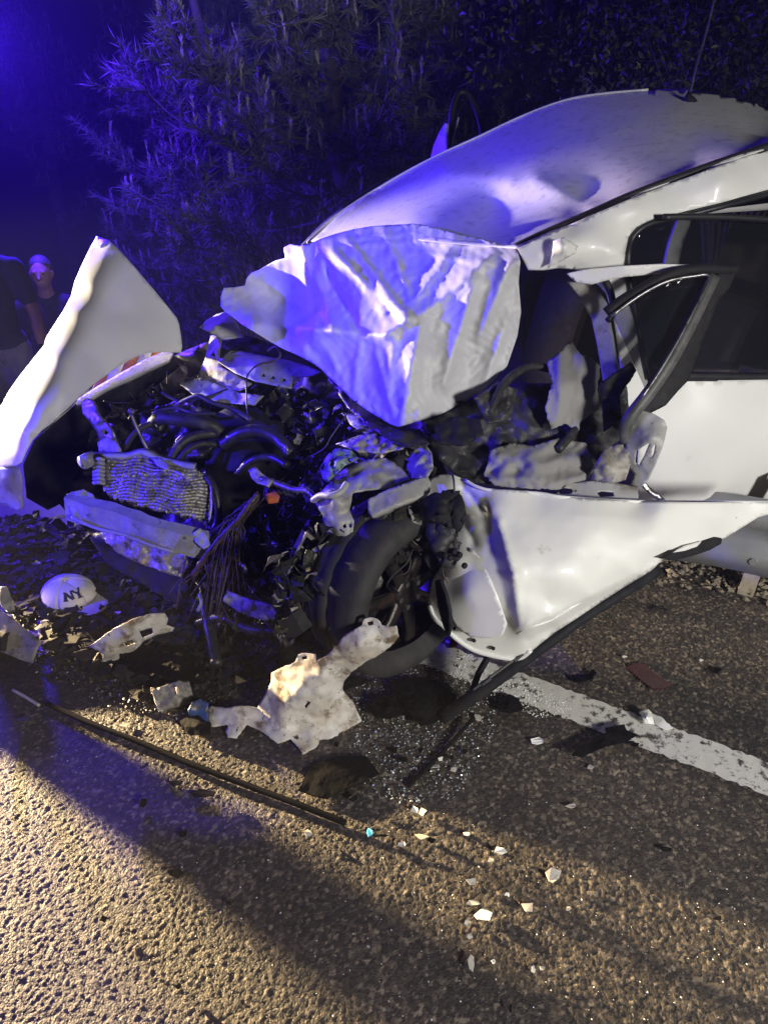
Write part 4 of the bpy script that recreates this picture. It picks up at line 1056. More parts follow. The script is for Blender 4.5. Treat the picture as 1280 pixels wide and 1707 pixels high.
# connector block and plugs at the door's front edge
panel("fuse_box", [(708, 838), (722, 828), (740, 822), (764, 820), (771, 842), (772, 868), (762, 882), (745, 876), (725, 866), (710, 858)], rbf([(708, 838, 2.06), (764, 820, 2.02), (762, 882, 2.02), (735, 850, 1.99)]), "black_plastic", car, 4, noise=(.012, 30), ridge=(.006, 30), thick=.03, seed=47)
panel("harness_block", [(718, 876), (745, 872), (760, 886), (764, 912), (766, 932), (750, 942), (734, 936), (724, 910), (716, 892)], rbf([(718, 876, 2.06), (760, 886, 2.02), (750, 942, 2.05), (738, 905, 2.0)]), "dash", car, 4, noise=(.015, 34), ridge=(.01, 30), thick=.03, seed=48)
for (x, y) in ((757, 920), (766, 925), (750, 930), (774, 943), (742, 926)):
    V, F = ball_geo(Q(x, y, 1.99), .009, V=[], F=[], nu=8, nv=6)
    link("plug", V, F, "black_plastic", car)
hose("loose_cable", [(757, 822, 2.0), (756, 800, 2.0), (752, 788, 2.02)], .003, "wire_dark")
hose("loose_cable", [(740, 938, 2.04), (738, 955, 2.06), (746, 972, 2.06)], .0025, "wire")
panel("hinge_strip", [(727, 968), (735, 965), (744, 990), (750, 1015), (752, 1045), (748, 1060), (740, 1040), (732, 1010)], rbf([(727, 968, 2.08), (750, 1015, 2.02), (748, 1060, 2.08)]), "black_plastic", car, 4, noise=(.006, 30), thick=.01, seed=49)

# ---- dashboard and collapsed airbags in the opening
panel("dashboard", [(700, 690), (760, 670), (860, 640), (960, 640), (1040, 620), (1050, 700), (1010, 770), (960, 812), (860, 815), (770, 800), (725, 760)], rbf([(700, 690, 2.26), (860, 640, 2.32), (1040, 620, 2.34), (1010, 770, 2.2), (860, 815, 2.13), (770, 800, 2.14), (860, 720, 2.22)]), "dash", car, 7, noise=(.05, 12), ridge=(.02, 14), thick=.006, seed=50)
panel("airbag", [(912, 604), (930, 588), (952, 566), (966, 590), (984, 596), (1000, 612), (994, 650), (998, 680), (968, 702), (962, 720), (940, 706), (918, 716), (908, 680), (920, 640)], rbf([(880, 600, 2.26), (940, 560, 2.30), (1002, 640, 2.24), (940, 722, 2.18), (940, 640, 2.14)], 1.3), "airbag", car, 4.5, noise=(.008, 5), thick=.003, seed=51, jag=1.5, extra=lambda x, y: .03 * (abs(mn.noise(Vector((x * .03, y * .012, 3)))) + .5 * abs(mn.noise(Vector((x * .07, y * .03, 8))))))
panel("airbag", [(806, 790), (818, 752), (850, 738), (890, 744), (930, 730), (975, 738), (990, 775), (972, 806), (930, 816), (870, 814), (825, 810)], rbf([(806, 790, 2.10), (850, 738, 2.15), (930, 730, 2.16), (990, 775, 2.12), (930, 816, 2.07), (870, 814, 2.07), (890, 775, 2.06)], 1.3), "airbag", car, 4.5, noise=(.006, 5), thick=.003, seed=52, jag=1.5, extra=lambda x, y: .04 * (abs(mn.noise(Vector((x * .02 + y * .02, y * .03, 3)))) + .5 * abs(mn.noise(Vector((x * .06, y * .05, 8))))))
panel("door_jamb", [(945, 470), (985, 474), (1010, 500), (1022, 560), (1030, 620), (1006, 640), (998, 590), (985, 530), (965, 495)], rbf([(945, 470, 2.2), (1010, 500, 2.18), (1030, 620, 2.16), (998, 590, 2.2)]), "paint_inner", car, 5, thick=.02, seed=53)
panel("dash_shard", [(722, 712), (760, 694), (800, 700), (806, 724), (770, 744), (735, 740)], rbf([(722, 712, 2.12), (800, 700, 2.12), (770, 744, 2.08)]), "black_plastic", car, 5, noise=(.02, 24), thick=.006, seed=54)
panel("dash_shard", [(790, 664), (830, 636), (862, 650), (850, 700), (812, 706)], rbf([(790, 664, 2.16), (862, 650, 2.2), (812, 706, 2.12)]), "dash", car, 5, noise=(.03, 24), thick=.006, seed=55)
panel("dash_shard", [(1000, 640), (1050, 604), (1060, 618), (1032, 660), (1036, 700), (1006, 720)], rbf([(1000, 640, 2.12), (1060, 618, 2.1), (1006, 720, 2.12)]), "black_plastic", car, 5, noise=(.02, 24), thick=.008, seed=56)
tube("steering_rim", crv([Q(x, y, z) for x, y, z in ((815, 690, 2.14), (840, 640, 2.18), (880, 612, 2.24), (925, 620, 2.28), (955, 660, 2.26), (960, 710, 2.2), (930, 750, 2.14))], 5), .013, "hose", car, 8)

# ---- tangle of shreds, pipes and wires in the bay
def clutter(name, mat, n, region, zf, seed, kind="plate", smin=.01, smax=.05, parent=car, zr=(-.16, .0)):
    rg = random.Random(seed)
    V, F = [], []
    xs = [p[0] for p in region]; ys = [p[1] for p in region]
    k = 0
    while k < n:
        px, py = rg.uniform(min(xs), max(xs)), rg.uniform(min(ys), max(ys))
        if not inside((px, py), region): continue
        k += 1
        z = min(zf(px, py) + rg.uniform(*zr), zG(px, py) - .01)
        c = Q(px, py, z)
        if kind == "plate":
            a = np.array((rg.gauss(0, 1), rg.gauss(0, 1), rg.gauss(0, 1))); a /= np.linalg.norm(a)
            b = np.cross(a, (rg.gauss(0, 1), rg.gauss(0, 1), rg.gauss(0, 1))); b /= np.linalg.norm(b) + 1e-9
            nn = np.cross(a, b)
            s = rg.uniform(smin, smax); q = s * rg.uniform(.25, .7)
            base = len(V)
            for i in range(4):
                for j in range(3):
                    bend = nn * s * .35 * math.sin(i * 1.1 + rg.uniform(-.6, .6))
                    V.append(c + a * s * (i / 1.5 - 1) + b * q * (j - 1) * (1 + rg.uniform(-.4, .4)) + bend)
            for i in range(3):
                for j in range(2):
                    p = base + i * 3 + j
                    F.append((p, p + 1, p + 4, p + 3))
        else:
            d = np.array((rg.gauss(0, 1), rg.gauss(0, .7), rg.gauss(-.3, .8)))
            L = rg.uniform(smin, smax)
            pts = [c]
            for i in range(4):
                d = d + np.array((rg.gauss(0, .7), rg.gauss(0, .7), rg.gauss(-.1, .6)))
                d /= np.linalg.norm(d)
                q = pts[-1] + d * L / 4
                if q[2] < .01: q[2] = .01
                pts.append(q)
            tube_geo(crv(pts, 3), rg.uniform(.0012, .004) if kind == "wire" else rg.uniform(.005, .012), 5, V=V, F=F)
    return link(name, V, F, mat, parent, smooth=(kind != "plate"), kind="stuff", thick=.002 if kind == "plate" else 0)
BAY = [(140, 700), (250, 650), (420, 640), (560, 660), (690, 740), (720, 800), (600, 830), (560, 930), (500, 960), (470, 1060), (400, 1080), (320, 1010), (250, 950), (350, 900), (360, 800), (200, 740)]
LOW = [(300, 900), (360, 860), (420, 820), (520, 850), (540, 930), (490, 980), (470, 1090), (400, 1130), (330, 1080), (270, 1000)]
UPR = [(470, 690), (560, 670), (690, 735), (715, 790), (600, 770), (540, 800), (480, 770)]
WHL = [(455, 930), (520, 880), (600, 850), (690, 840), (720, 900), (700, 925), (640, 915), (590, 940), (540, 985), (500, 1040), (470, 1070)]
whz = lambda x, y: 2.12
clutter("plastic_shreds", "black_plastic", 60, WHL, whz, 161, "plate", .012, .045, zr=(-.06, .10))
clutter("mud_shreds", "mud", 70, WHL, whz, 162, "plate", .010, .045, zr=(-.06, .10))
clutter("paint_shreds", "torn_paint", 26, WHL, whz, 163, "plate", .008, .03, zr=(-.06, .06))
clutter("wire_tangle", "wire_dark", 30, WHL, whz, 164, "wire", .08, .2, zr=(-.05, .08))
clutter("mud_shreds", "mud", 260, BAY, back, 165, "plate", .010, .05, zr=(-.26, -.03))
clutter("plastic_shreds", "black_plastic", 150, BAY, back, 166, "plate", .010, .04, zr=(-.26, -.08))
clutter("fastener_bits", "aluminium", 60, BAY, back, 167, "plate", .003, .010, zr=(-.28, -.10))
clutter("plastic_shreds", "black_plastic", 230, BAY, back, 61, "plate", .012, .055)
clutter("metal_shreds", "dark_steel", 200, BAY, back, 62, "plate", .01, .05)
clutter("alloy_shreds", "aluminium", 46, BAY, back, 63, "plate", .005, .022)
clutter("paint_shreds", "torn_paint", 46, UPR, back, 64, "plate", .01, .04, zr=(-.22, -.05))
clutter("paint_shreds", "torn_paint", 34, LOW, back, 65, "plate", .008, .03, zr=(-.22, -.05))
clutter("pipe_tangle", "hose", 60, BAY, back, 66, "pipe", .08, .28)
clutter("wire_tangle", "wire_dark", 130, BAY, back, 67, "wire", .08, .32)
clutter("wire_tangle", "wire", 46, LOW, back, 68, "wire", .08, .25, zr=(-.25, -.08))
clutter("plastic_shreds", "dash", 60, UPR, back, 69, "plate", .01, .04, zr=(-.2, -.02))
clutter("glass_shreds", "crumb", 60, BAY, back, 70, "plate", .002, .006, zr=(-.25, -.05))
# loom fanning out of the bay towards the ground
def loom():
    rg = random.Random(9)
    V, F = [], []
    for k in range(42):
        a = rg.random()
        e = (300 + 110 * a + rg.gauss(0, 8), 985 + 35 * math.sin(a * 3.1) + rg.gauss(0, 14), 2.42 - .06 * a)
        m = (356 + 36 * a + rg.gauss(0, 16), 905 + rg.gauss(0, 16), 2.36 + rg.gauss(0, .04))
        e = (e[0] + rg.gauss(0, 14), e[1] + rg.gauss(0, 16), e[2] + rg.gauss(0, .02))
        p = [(427 + rg.gauss(0, 4), 830 + rg.gauss(0, 4), 2.30), (400 + rg.gauss(0, 6), 862 + rg.gauss(0, 5), 2.32 + rg.gauss(0, .02)), m, e]
        tube_geo(crv(pt(*p), 4), rg.uniform(.001, .0026), 4, V=V, F=F)
    link("wiring_loom", V, F, "wire", car, kind="stuff")
loom()
hose("loom_trunk", [(430, 824, 2.28), (415, 842, 2.28), (398, 866, 2.29), (372, 892, 2.31), (345, 925, 2.33), (322, 960, 2.37)], .010, "wire", corr=.25)
hose("hanging_cable", [(424, 612, 2.62), (412, 628, 2.60), (411, 660, 2.60), (413, 695, 2.60)], .0028, "wire_dark")
hose("hanging_cable", [(447, 585, 2.64), (460, 578, 2.6), (468, 592, 2.6), (456, 602, 2.6), (436, 606, 2.6), (424, 612, 2.6)], .004, "wire")
hose("hanging_cable", [(595, 668, 2.3), (575, 695, 2.25), (552, 728, 2.24), (540, 748, 2.24), (516, 762, 2.28)], .0022, "wire_dark")
hose("hanging_cable", [(333, 990, 2.42), (336, 1005, 2.40), (330, 1018, 2.42)], .006, "beam_metal")
hose("suspension_arm", [(330, 1040, 2.5), (370, 1030, 2.44), (420, 1050, 2.38), (470, 1052, 2.34)], .018, "dark_steel")
hose("suspension_arm", [(340, 1000, 2.5), (352, 1060, 2.44), (362, 1110, 2.36)], .020, "dark_steel")
for (x, y) in ((470, 742), (508, 690), (600, 745), (540, 905), (455, 905), (400, 940)):
    hose("bent_fixing", [(x, y, 2.28 if x > 440 else 2.34), (x + 8, y + 5, 2.26 if x > 440 else 2.32), (x + 10, y + 14, 2.27 if x > 440 else 2.33)], .006, "aluminium", n=4, corr=.3)
# ================================================================== sheet and cloth on the wreck
shb = lambda px, py: 2.66 - (px - 370) * .00112
offs = [(368, 511, .0), (373, 480, .03), (408, 476, .12), (419, 455, .14), (476, 430, .09), (473, 414, .08), (515, 408, .05), (559, 390, .05), (620, 377, .06), (690, 373, .07), (734, 382, .05), (799, 397, .04), (861, 414, -.02), (866, 434, -.04),
        (388, 528, -.03), (423, 541, -.06), (520, 551, -.08), (640, 560, -.11), (679, 530, -.11),
        (425, 500, .16), (470, 500, .26), (505, 482, .20), (512, 522, .18), (450, 526, .16),
        (540, 440, -.02), (600, 480, -.05), (620, 430, .0), (700, 440, .0), (660, 470, -.05), (560, 520, -.03), (720, 480, -.06),
        (471, 580, -.02), (524, 606, -.03), (585, 663, -.05), (637, 698, -.08), (664, 711, -.09), (600, 610, -.09), (680, 600, -.14), (700, 690, -.10),
        (760, 440, -.02), (800, 430, -.03), (780, 470, -.07), (760, 560, -.01), (862, 460, .0), (862, 540, .10), (840, 600, .12), (790, 650, .08), (730, 690, .0)]
sz = rbf([(x, y, shb(x, y) + o * .9) for x, y, o in offs], 1.75)
sh_out = [(368, 511), (368, 495), (373, 480), (390, 479), (408, 476), (413, 462), (420, 454), (432, 450), (445, 442), (460, 434), (476, 430), (474, 420), (473, 413), (484, 407), (500, 410), (515, 407), (535, 398), (559, 390), (590, 382), (620, 377), (655, 375), (690, 373), (712, 376), (734, 382), (765, 390), (799, 397), (830, 406), (861, 414), (867, 436), (864, 470), (868, 520), (862, 560), (845, 610), (812, 645), (775, 668), (740, 688), (712, 698), (690, 704), (664, 712), (650, 707), (637, 699), (612, 684), (585, 664), (566, 645), (550, 630), (536, 616), (524, 607), (498, 593), (471, 581), (445, 566), (419, 550), (402, 540), (388, 528), (376, 520)]
PLEATS = [(554, 419, 677, 532, 13, .034), (526, 462, 554, 546, 11, .030), (506, 410, 528, 541, 9, .026), (576, 397, 674, 522, 8, .014), (423, 539, 640, 559, 12, .030), (640, 559, 680, 530, 12, .03),
          (655, 563, 650, 648, 9, .012), (703, 524, 668, 704, 14, .022), (821, 424, 712, 515, 12, .018), (760, 402, 690, 505, 10, .014), (640, 384, 684, 500, 8, .010), (600, 570, 590, 655, 10, .010), (480, 556, 520, 600, 8, .010), (412, 480, 440, 540, 9, .014),
          (520, 404, 700, 388, 5, .006), (530, 412, 740, 400, 5, .005), (625, 580, 655, 690, 6, .009), (690, 420, 820, 440, 8, .010), (560, 480, 600, 552, 9, -.022), (600, 450, 660, 530, 9, -.020), (540, 430, 552, 470, 7, -.016), (540, 575, 570, 630, 9, .010), (850, 440, 800, 560, 14, .03), (790, 470, 740, 640, 14, .026), (850, 520, 810, 630, 12, .02)]
def wr(px, py):
    w = 0
    for x0, y0, x1, y1, wd, am in PLEATS:
        dx, dy = x1 - x0, y1 - y0
        L2 = dx * dx + dy * dy
        t = ((px - x0) * dx + (py - y0) * dy) / L2
        tt = min(1, max(0, t))
        d = math.hypot(px - x0 - dx * tt, py - y0 - dy * tt)
        if d < wd * 3:
            w -= 1.5 * am * math.exp(-(d / wd) ** 1.5) * (.35 + .65 * math.sin(math.pi * min(1, max(0, .15 + .7 * tt))))
    return w + .0022 * math.sin(px * .33 + 5 * math.sin(py * .05)) * math.sin(py * .21 + 3 * math.sin(px * .04)) 
sheet = panel("plastic_sheet", sh_out, sz, "sheet", None, 4.2, noise=(.004, 9), ridge=(.004, 15), extra=wr, thick=.0016, seed=71,
      label="crumpled pale plastic sheet draped over the smashed windscreen, blue lit", cat="plastic sheet")
panel("crumpled_cloth", [(333, 546), (345, 534), (362, 524), (382, 518), (396, 540), (408, 562), (390, 564), (372, 566), (352, 556)], rbf([(333, 546, 2.86), (362, 524, 2.92), (382, 518, 2.84), (408, 562, 2.76), (372, 566, 2.74), (365, 545, 2.74)]), "cloth", None, 4, noise=(.03, 16), ridge=(.015, 14), thick=.003, seed=72,
      label="small crumpled off-white cloth left of the plastic sheet", cat="cloth")

# striped barrier board behind the fender
bz = lambda x, y: 3.35
bd = thing("barrier_board", G(215, 690), "orange and white striped barrier board behind the upturned fender", "barrier")
edges_b = [(150, 652, 170, 628), (172, 642, 192, 612), (196, 630, 216, 600), (220, 618, 240, 592), (243, 606, 262, 586), (262, 598, 278, 584), (282, 590, 294, 578)]
for i in range(6):
    a, b = edges_b[i], edges_b[i + 1]
    panel("stripe_panel", [(a[2], a[3] - 12), (b[2], b[3] - 12), (b[0], b[1] + 8), (a[0], a[1] + 8)], lambda x, y: 3.32, "stripe_orange" if i % 2 == 0 else "stripe_white", bd, 10, thick=.012)
V, F = [], []
tube_geo(pt((170, 640, 3.36), (175, 800, 3.36)), .02, 8, V=V, F=F)
link("leg", V, F, "steel", bd)
V, F = tube_geo(pt((285, 590, 3.36), (290, 760, 3.36)), .02, 8)
link("leg", V, F, "steel", bd)

# ================================================================== people
def limb(V, F, pts, rad, seg=10):
    path = crv(pts, 4)
    n = len(path)
    rr = np.interp(np.linspace(0, 1, n), np.linspace(0, 1, len(rad)), rad)
    tube_geo(path, list(rr), seg, V=V, F=F)
    ball_geo(path[0], rr[0] * .98, V=V, F=F, nu=seg, nv=6)
    ball_geo(path[-1], rr[-1] * .98, V=V, F=F, nu=seg, nv=6)
def remesh(o, vs):
    m = o.modifiers.new("skin", 'REMESH'); m.mode = 'VOXEL'; m.voxel_size = vs; m.use_smooth_shade = True
    s = o.modifiers.new("smooth", 'SMOOTH'); s.factor = .5; s.iterations = 3
def hand(V, F, w, d, side, thumb):
    """palm from wrist w along d with five curled fingers; side = across the palm"""
    d = d / np.linalg.norm(d)
    side = side - d * (side @ d); side /= np.linalg.norm(side)
    nrm = np.cross(d, side)
    for s in (-.028, -.01, .01, .028):
        limb(V, F, [w, w + d * .045 + side * s * .8, w + d * .088 + side * s], [.018, .017, .014], 8)
    for k, s in enumerate((-.031, -.011, .010, .030)):
        L = (.062, .075, .07, .055)[k]
        p = w + d * .088 + side * s
        limb(V, F, [p, p + d * L * .5 + nrm * .012, p + d * L * .75 + nrm * .035, p + d * L * .7 + nrm * .055], [.0105, .0098, .009, .0075], 8)
    t = w + d * .03 + side * thumb * .03
    limb(V, F, [t, t + d * .03 + side * thumb * .022 + nrm * .012, t + d * .062 + side * thumb * .020 + nrm * .026], [.013, .0115, .009], 8)
def person(base, yaw, pose, clothes, label):
    """figure in local coords: x = its left, y = back, faces -y"""
    c, s = math.cos(yaw), math.sin(yaw)
    base = np.array(base, float)
    T = lambda p: base + np.array((c * p[0] - s * p[1], s * p[0] + c * p[1], p[2]))
    root = thing("person", base, label, "person")
    V, F = [], []
    A = lambda *p: np.array(p, float)
    # torso, neck, legs
    def ell(cn, rx, ry, rz, VV=V, FF=F):
        ball_geo(cn, rx, ry, rz, V=VV, F=FF, nu=16, nv=10)
    ell(A(0, 0, 1.30), .165, .105, .17); ell(A(0, .0, 1.12), .145, .10, .17); ell(A(0, .0, .96), .16, .11, .14)
    limb(V, F, [A(-.17, .01, 1.42), A(0, .01, 1.45), A(.17, .01, 1.42)], [.058, .066, .058])
    limb(V, F, [A(0, .01, 1.42), A(0, -.005, 1.56)], [.062, .056])
    for k in (-1, 1):
        limb(V, F, [A(k * .09, 0, .93), A(k * .10, -.01, .5), A(k * .10, .02, .09)], [.088, .060, .042])
        limb(V, F, [A(k * .10, .03, .05), A(k * .11, -.12, .035)], [.042, .034])
    # head with brow, nose, jaw, ears
    hc = A(0, -.015, 1.66)
    ell(hc, .076, .095, .115); ell(hc + A(0, -.03, -.055), .055, .06, .06)
    limb(V, F, [hc + A(0, -.092, .012), hc + A(0, -.112, -.022)], [.010, .015], 8)
    limb(V, F, [hc + A(-.04, -.086, .026), hc + A(.04, -.086, .026)], [.010, .010], 8)
    limb(V, F, [hc + A(-.02, -.088, -.058), hc + A(.02, -.088, -.058)], [.009, .009], 8)
    for k in (-1, 1): ell(hc + A(k * .078, .005, -.005), .012, .022, .032)
    arms = pose["arms"]
    for k, (sh, el, wr_, hd, sd) in arms.items():
        kk = 1 if k == 'l' else -1
        sh, el, wr_, hd, sd = map(np.array, (sh, el, wr_, hd, sd))
        limb(V, F, [sh, (sh + el) / 2, el], [.054, .048, .041]); limb(V, F, [el, (el * .6 + wr_ * .4), wr_], [.041, .043, .028])
        hand(V, F, wr_, hd, sd, kk)
    o = link("body", [T(v) for v in V], F, "skin", root); remesh(o, .011)
    # clothes
    V2, F2 = [], []
    g = .016
    for cn, a, b, d in ((A(0, 0, 1.30), .165, .105, .17), (A(0, 0, 1.12), .150, .108, .17), (A(0, 0, .98), .165, .115, .10)):
        ball_geo(cn, a + g, b + g, d + g, V=V2, F=F2, nu=16, nv=10)
    limb(V2, F2, [A(-.17, .01, 1.42), A(0, .01, 1.445), A(.17, .01, 1.42)], [.066, .074, .066])
    for k, (sh, el, *_r) in arms.items():
        sh, el = np.array(sh), np.array(el)
        f = clothes["sleeve"]
        limb(V2, F2, [sh, sh + (el - sh) * f * .5, sh + (el - sh) * f], [.068, .066, .066 if f < .95 else .056])
        if f >= .95:
            w = np.array(_r[0]); limb(V2, F2, [el, el + (w - el) * .5, el + (w - el) * .9], [.054, .052, .044])
    o = link("shirt", [T(v) for v in V2], F2, clothes["shirt"], root); remesh(o, .013)
    V3, F3 = [], []
    ball_geo(A(0, 0, .94), .178, .128, .13, V=V3, F=F3, nu=16, nv=8)
    for k in (-1, 1):
        limb(V3, F3, [A(k * .09, 0, .93), A(k * .10, -.01, .5), A(k * .10, .02, .11)], [.105, .082, .068])
    o = link("trousers", [T(v) for v in V3], F3, clothes["trousers"], root); remesh(o, .014)
    V4, F4 = [], []
    ball_geo(hc + A(0, .018, .035), .083, .092, .098, V=V4, F=F4, nu=16, nv=10)
    V4 = [v if not (v[1] < -.055 and v[2] < 1.725) else v + A(0, .03, .01) for v in V4]
    link("hair", [T(v) for v in V4], F4, "hair", root)
    for k in (-1, 1):
        V5, F5 = ball_geo(hc + A(k * .030, -.086, .008), .0065, V=[], F=[], nu=8, nv=6)
        link("eye", [T(v) for v in V5], F5, "watch", root)
    if clothes.get("watch"):
        sh, el, w, *_ = [np.array(q) for q in arms[clothes["watch"]]]
        d = (w - el) / np.linalg.norm(w - el)
        V6, F6 = tube_geo([w - d * .035, w - d * .018, w - d * .0], [.032, .034, .032], 14)
        link("watch", [T(v) for v in V6], F6, "watch", root)
    return root
# man at the left edge: shoulder at a known spot, arm hanging
sh1 = Q(20, 448, 4.35)
person((sh1[0] - .20, sh1[1], sh1[2] - 1.42), R(8), {"arms": {
    'l': ((.20, 0, 1.42), (.265, .0, 1.15), (.285, -.07, .93), (.02, -.25, -1), (0, -1, .1)),
    'r': ((-.20, 0, 1.42), (-.26, .03, 1.15), (-.25, -.06, .92), (0, -.2, -1), (0, -1, .1))}},
    {"shirt": "tshirt", "trousers": "trousers", "sleeve": .62, "watch": 'l'}, "person in blue t-shirt with wristwatch, cut off by the left edge")
h2 = Q(70, 455, 5.5)
person((h2[0], h2[1], h2[2] - 1.66), R(12), {"arms": {
    'l': ((.20, 0, 1.42), (.25, .02, 1.14), (.12, -.22, 1.12), (-.6, -.5, .1), (0, 0, 1)),
    'r': ((-.20, 0, 1.42), (-.26, .04, 1.14), (-.24, -.10, .90), (0, -.2, -1), (0, -1, .1))}},
    {"shirt": "dark_shirt", "trousers": "dark_shirt", "sleeve": .97}, "person in dark shirt facing the camera beyond the upturned fender")

# unseen bystander added just outside the left edge to cast the asphalt's dark band
person((-2.35, 2.31, 0), R(-32), {"arms": {
    'l': ((.20, 0, 1.42), (.25, .02, 1.14), (.23, -.08, .92), (0, -.2, -1), (0, -1, .1)),
    'r': ((-.20, 0, 1.42), (-.25, .02, 1.14), (-.23, -.08, .92), (0, -.2, -1), (0, -1, .1))}},
    {"shirt": "dark_shirt", "trousers": "trousers", "sleeve": .62}, "unseen bystander in dark shirt added left of the bumper skin to cast a shadow")

# ================================================================== debris on the road
def on(px, py, h): return zG(px, py, h)
# baseball cap with two letters
def cap():
    c = G(118, 1000)
    root = thing("baseball_cap", c, "cream baseball cap with dark letters NY lying on the road", "cap")
    yaw = R(-34)                                   # direction the peak points
    f = np.array((math.cos(yaw), math.sin(yaw), 0)); sd = np.array((-f[1], f[0], 0)); up = np.array((0, 0, 1.))
    tilt = R(4)
    f, up = f * math.cos(tilt) - up * math.sin(tilt) * -1, up * math.cos(tilt) - f * math.sin(tilt)
    c0 = c + np.array((0, 0, .015))
    def P(az, el, k=1.0):
        r = .098 * k
        flat = 1 - .10 * math.cos(az) * math.sin(el) ** 2
        return c0 + f * (math.cos(az) * math.cos(el) * .112 * k) + sd * (math.sin(az) * math.cos(el) * .092 * k) + up * (math.sin(el) ** .85 * .072 * k * flat + .004)
    for g in range(6):                              # six sewn panels
        V, F = [], []
        n, m = 8, 10
        for j in range(m + 1):
            for i in range(n + 1):
                az = (g + i / n) * math.pi / 3
                el = math.pi / 2 * j / m
                V.append(P(az, el, 1 - .012 * (abs(i / n - .5) * 2) ** 6 + .01 * mn.noise(Vector((az * 2, el * 3, 1)))))
        for j in range(m):
            for i in range(n):
                a = j * (n + 1) + i
                F.append((a, a + 1, a + n + 2, a + n + 1))
        link("crown_panel", V, F, "cap_fabric", root, thick=.002)
    V, F = [], []
    n, m = 22, 7
    for j in range(m + 1):
        for i in range(n + 1):
            az = R(-66 + 132 * i / n)
            k = 1 + .78 * (j / m) * max(0.0, math.cos(az * 1.30)) ** .55
            p = c0 + f * math.cos(az) * .112 * k + sd * math.sin(az) * .092 * (1 + .12 * j / m)
            p = p + up * (.006 - .018 * (math.sin(az) ** 2) * (.3 + j / m) + .0 * j)
            V.append(p)
    for j in range(m):
        for i in range(n):
            a = j * (n + 1) + i
            F.append((a, a + 1, a + n + 2, a + n + 1))
    link("peak", V, F, "cap_fabric", root, thick=.003)
    V, F = ball_geo(P(0, math.pi / 2) + up * .002, .007, .007, .004)
    link("top_button", V, F, "cap_fabric", root)
    # letters: strokes laid on the crown (u across, v up, in metres)
    def stroke(name, polys):
        V, F = [], []
        for (a, b, w) in polys:
            a, b = np.array(a), np.array(b)
            d = b - a; L = np.linalg.norm(d); d /= L; nn = np.array((-d[1], d[0]))
            k = 8
            base = len(V)
            for i in range(k + 1):
                for s in (-1, 1):
                    q = a + d * L * i / k + nn * s * w / 2
                    V.append(P(-.30 + q[0] / .085, .66 + q[1] / .115, 1.022))
            for i in range(k):
                p = base + 2 * i
                F.append((p, p + 1, p + 3, p + 2))
        link(name, V, F, "cap_letter", root, thick=.0015)
    stroke("letter_n", [((-.036, -.024), (-.036, .020), .011), ((-.036, .022), (-.010, -.022), .012), ((-.010, -.022), (-.010, .026), .008), ((-.044, -.024), (-.028, -.024), .006), ((-.044, .022), (-.032, .022), .006)])
    stroke("letter_y", [((.012, -.024), (.014, .002), .011), ((.014, .0), (-.004, .026), .010), ((.014, .0), (.032, .026), .008), ((.004, -.025), (.022, -.025), .006), ((.026, .027), (.038, .027), .006), ((-.012, .027), (.004, .027), .006)])
cap()

def gp(px, py, h): return zG(px, py, h)
def gctrl(pts): return rbf([(x, y, zG(x, y, h)) for x, y, h in pts], 1.1)
# dirty white inner-wing piece lying in front of the wheel
lin_o = [(346, 1183), (352, 1177), (380, 1180), (402, 1176), (430, 1180), (441, 1160), (452, 1138), (453, 1122), (472, 1112), (492, 1103), (497, 1091), (510, 1088), (526, 1090), (528, 1102), (545, 1092), (566, 1070), (575, 1058), (590, 1050), (604, 1042), (606, 1032), (618, 1029), (630, 1033), (636, 1042), (648, 1044), (661, 1043), (665, 1060), (650, 1078), (630, 1092), (606, 1105), (585, 1120), (573, 1136), (571, 1150), (590, 1172), (603, 1202), (570, 1222), (540, 1238), (520, 1250), (505, 1258), (492, 1240), (485, 1232), (464, 1240), (440, 1222), (425, 1214), (412, 1208), (395, 1231), (380, 1230), (376, 1220), (382, 1209), (352, 1212)]
lin_z = gctrl([(346, 1183, .03), (352, 1212, .01), (402, 1178, .05), (441, 1160, .09), (453, 1125, .15), (500, 1095, .24), (526, 1095, .27), (575, 1060, .36), (618, 1031, .42), (661, 1043, .42), (665, 1060, .38), (630, 1090, .31), (585, 1120, .22), (573, 1140, .13), (603, 1202, .015), (505, 1258, .01), (464, 1238, .02), (412, 1208, .03), (380, 1228, .01), (500, 1150, .17), (540, 1125, .24), (520, 1190, .07), (470, 1190, .08), (440, 1195, .03), (560, 1190, .05), (545, 1160, .14), (600, 1075, .36), (495, 1215, .02)])
panel("inner_wing_piece", lin_o, lin_z, "liner", None, 4.5, noise=(.006, 24), ridge=(.006, 16), jag=.8, thick=.003, seed=80,
      holes=[[(503, 1095), (512, 1093), (513, 1098), (504, 1100)], [(612, 1037), (622, 1035), (623, 1041), (614, 1043)], [(507, 1178), (514, 1168), (518, 1170), (511, 1180)]],
      label="mud-stained white torn wing piece leaning against the front tyre", cat="car part")
# white curved bumper corner
panel("bumper_corner", [(148, 1078), (165, 1066), (190, 1048), (222, 1032), (250, 1024), (275, 1022), (280, 1030), (278, 1042), (291, 1046), (288, 1052), (262, 1058), (240, 1068), (228, 1082), (208, 1098), (185, 1106), (168, 1107), (174, 1090), (164, 1084)],
      gctrl([(148, 1078, .08), (190, 1048, .16), (250, 1024, .16), (278, 1030, .12), (291, 1048, .06), (240, 1068, .05), (208, 1098, .02), (168, 1107, .01), (175, 1085, .09), (215, 1058, .14)]), "liner", None, 4, noise=(.006, 20), ridge=(.006, 20), thick=.004, seed=81, jag=.6,
      holes=[[(232, 1052), (254, 1046), (256, 1056), (238, 1064)], [(206, 1070), (220, 1066), (226, 1072), (212, 1078)]],
      label="white broken curved bumper corner standing on the road near the cap", cat="bumper piece")
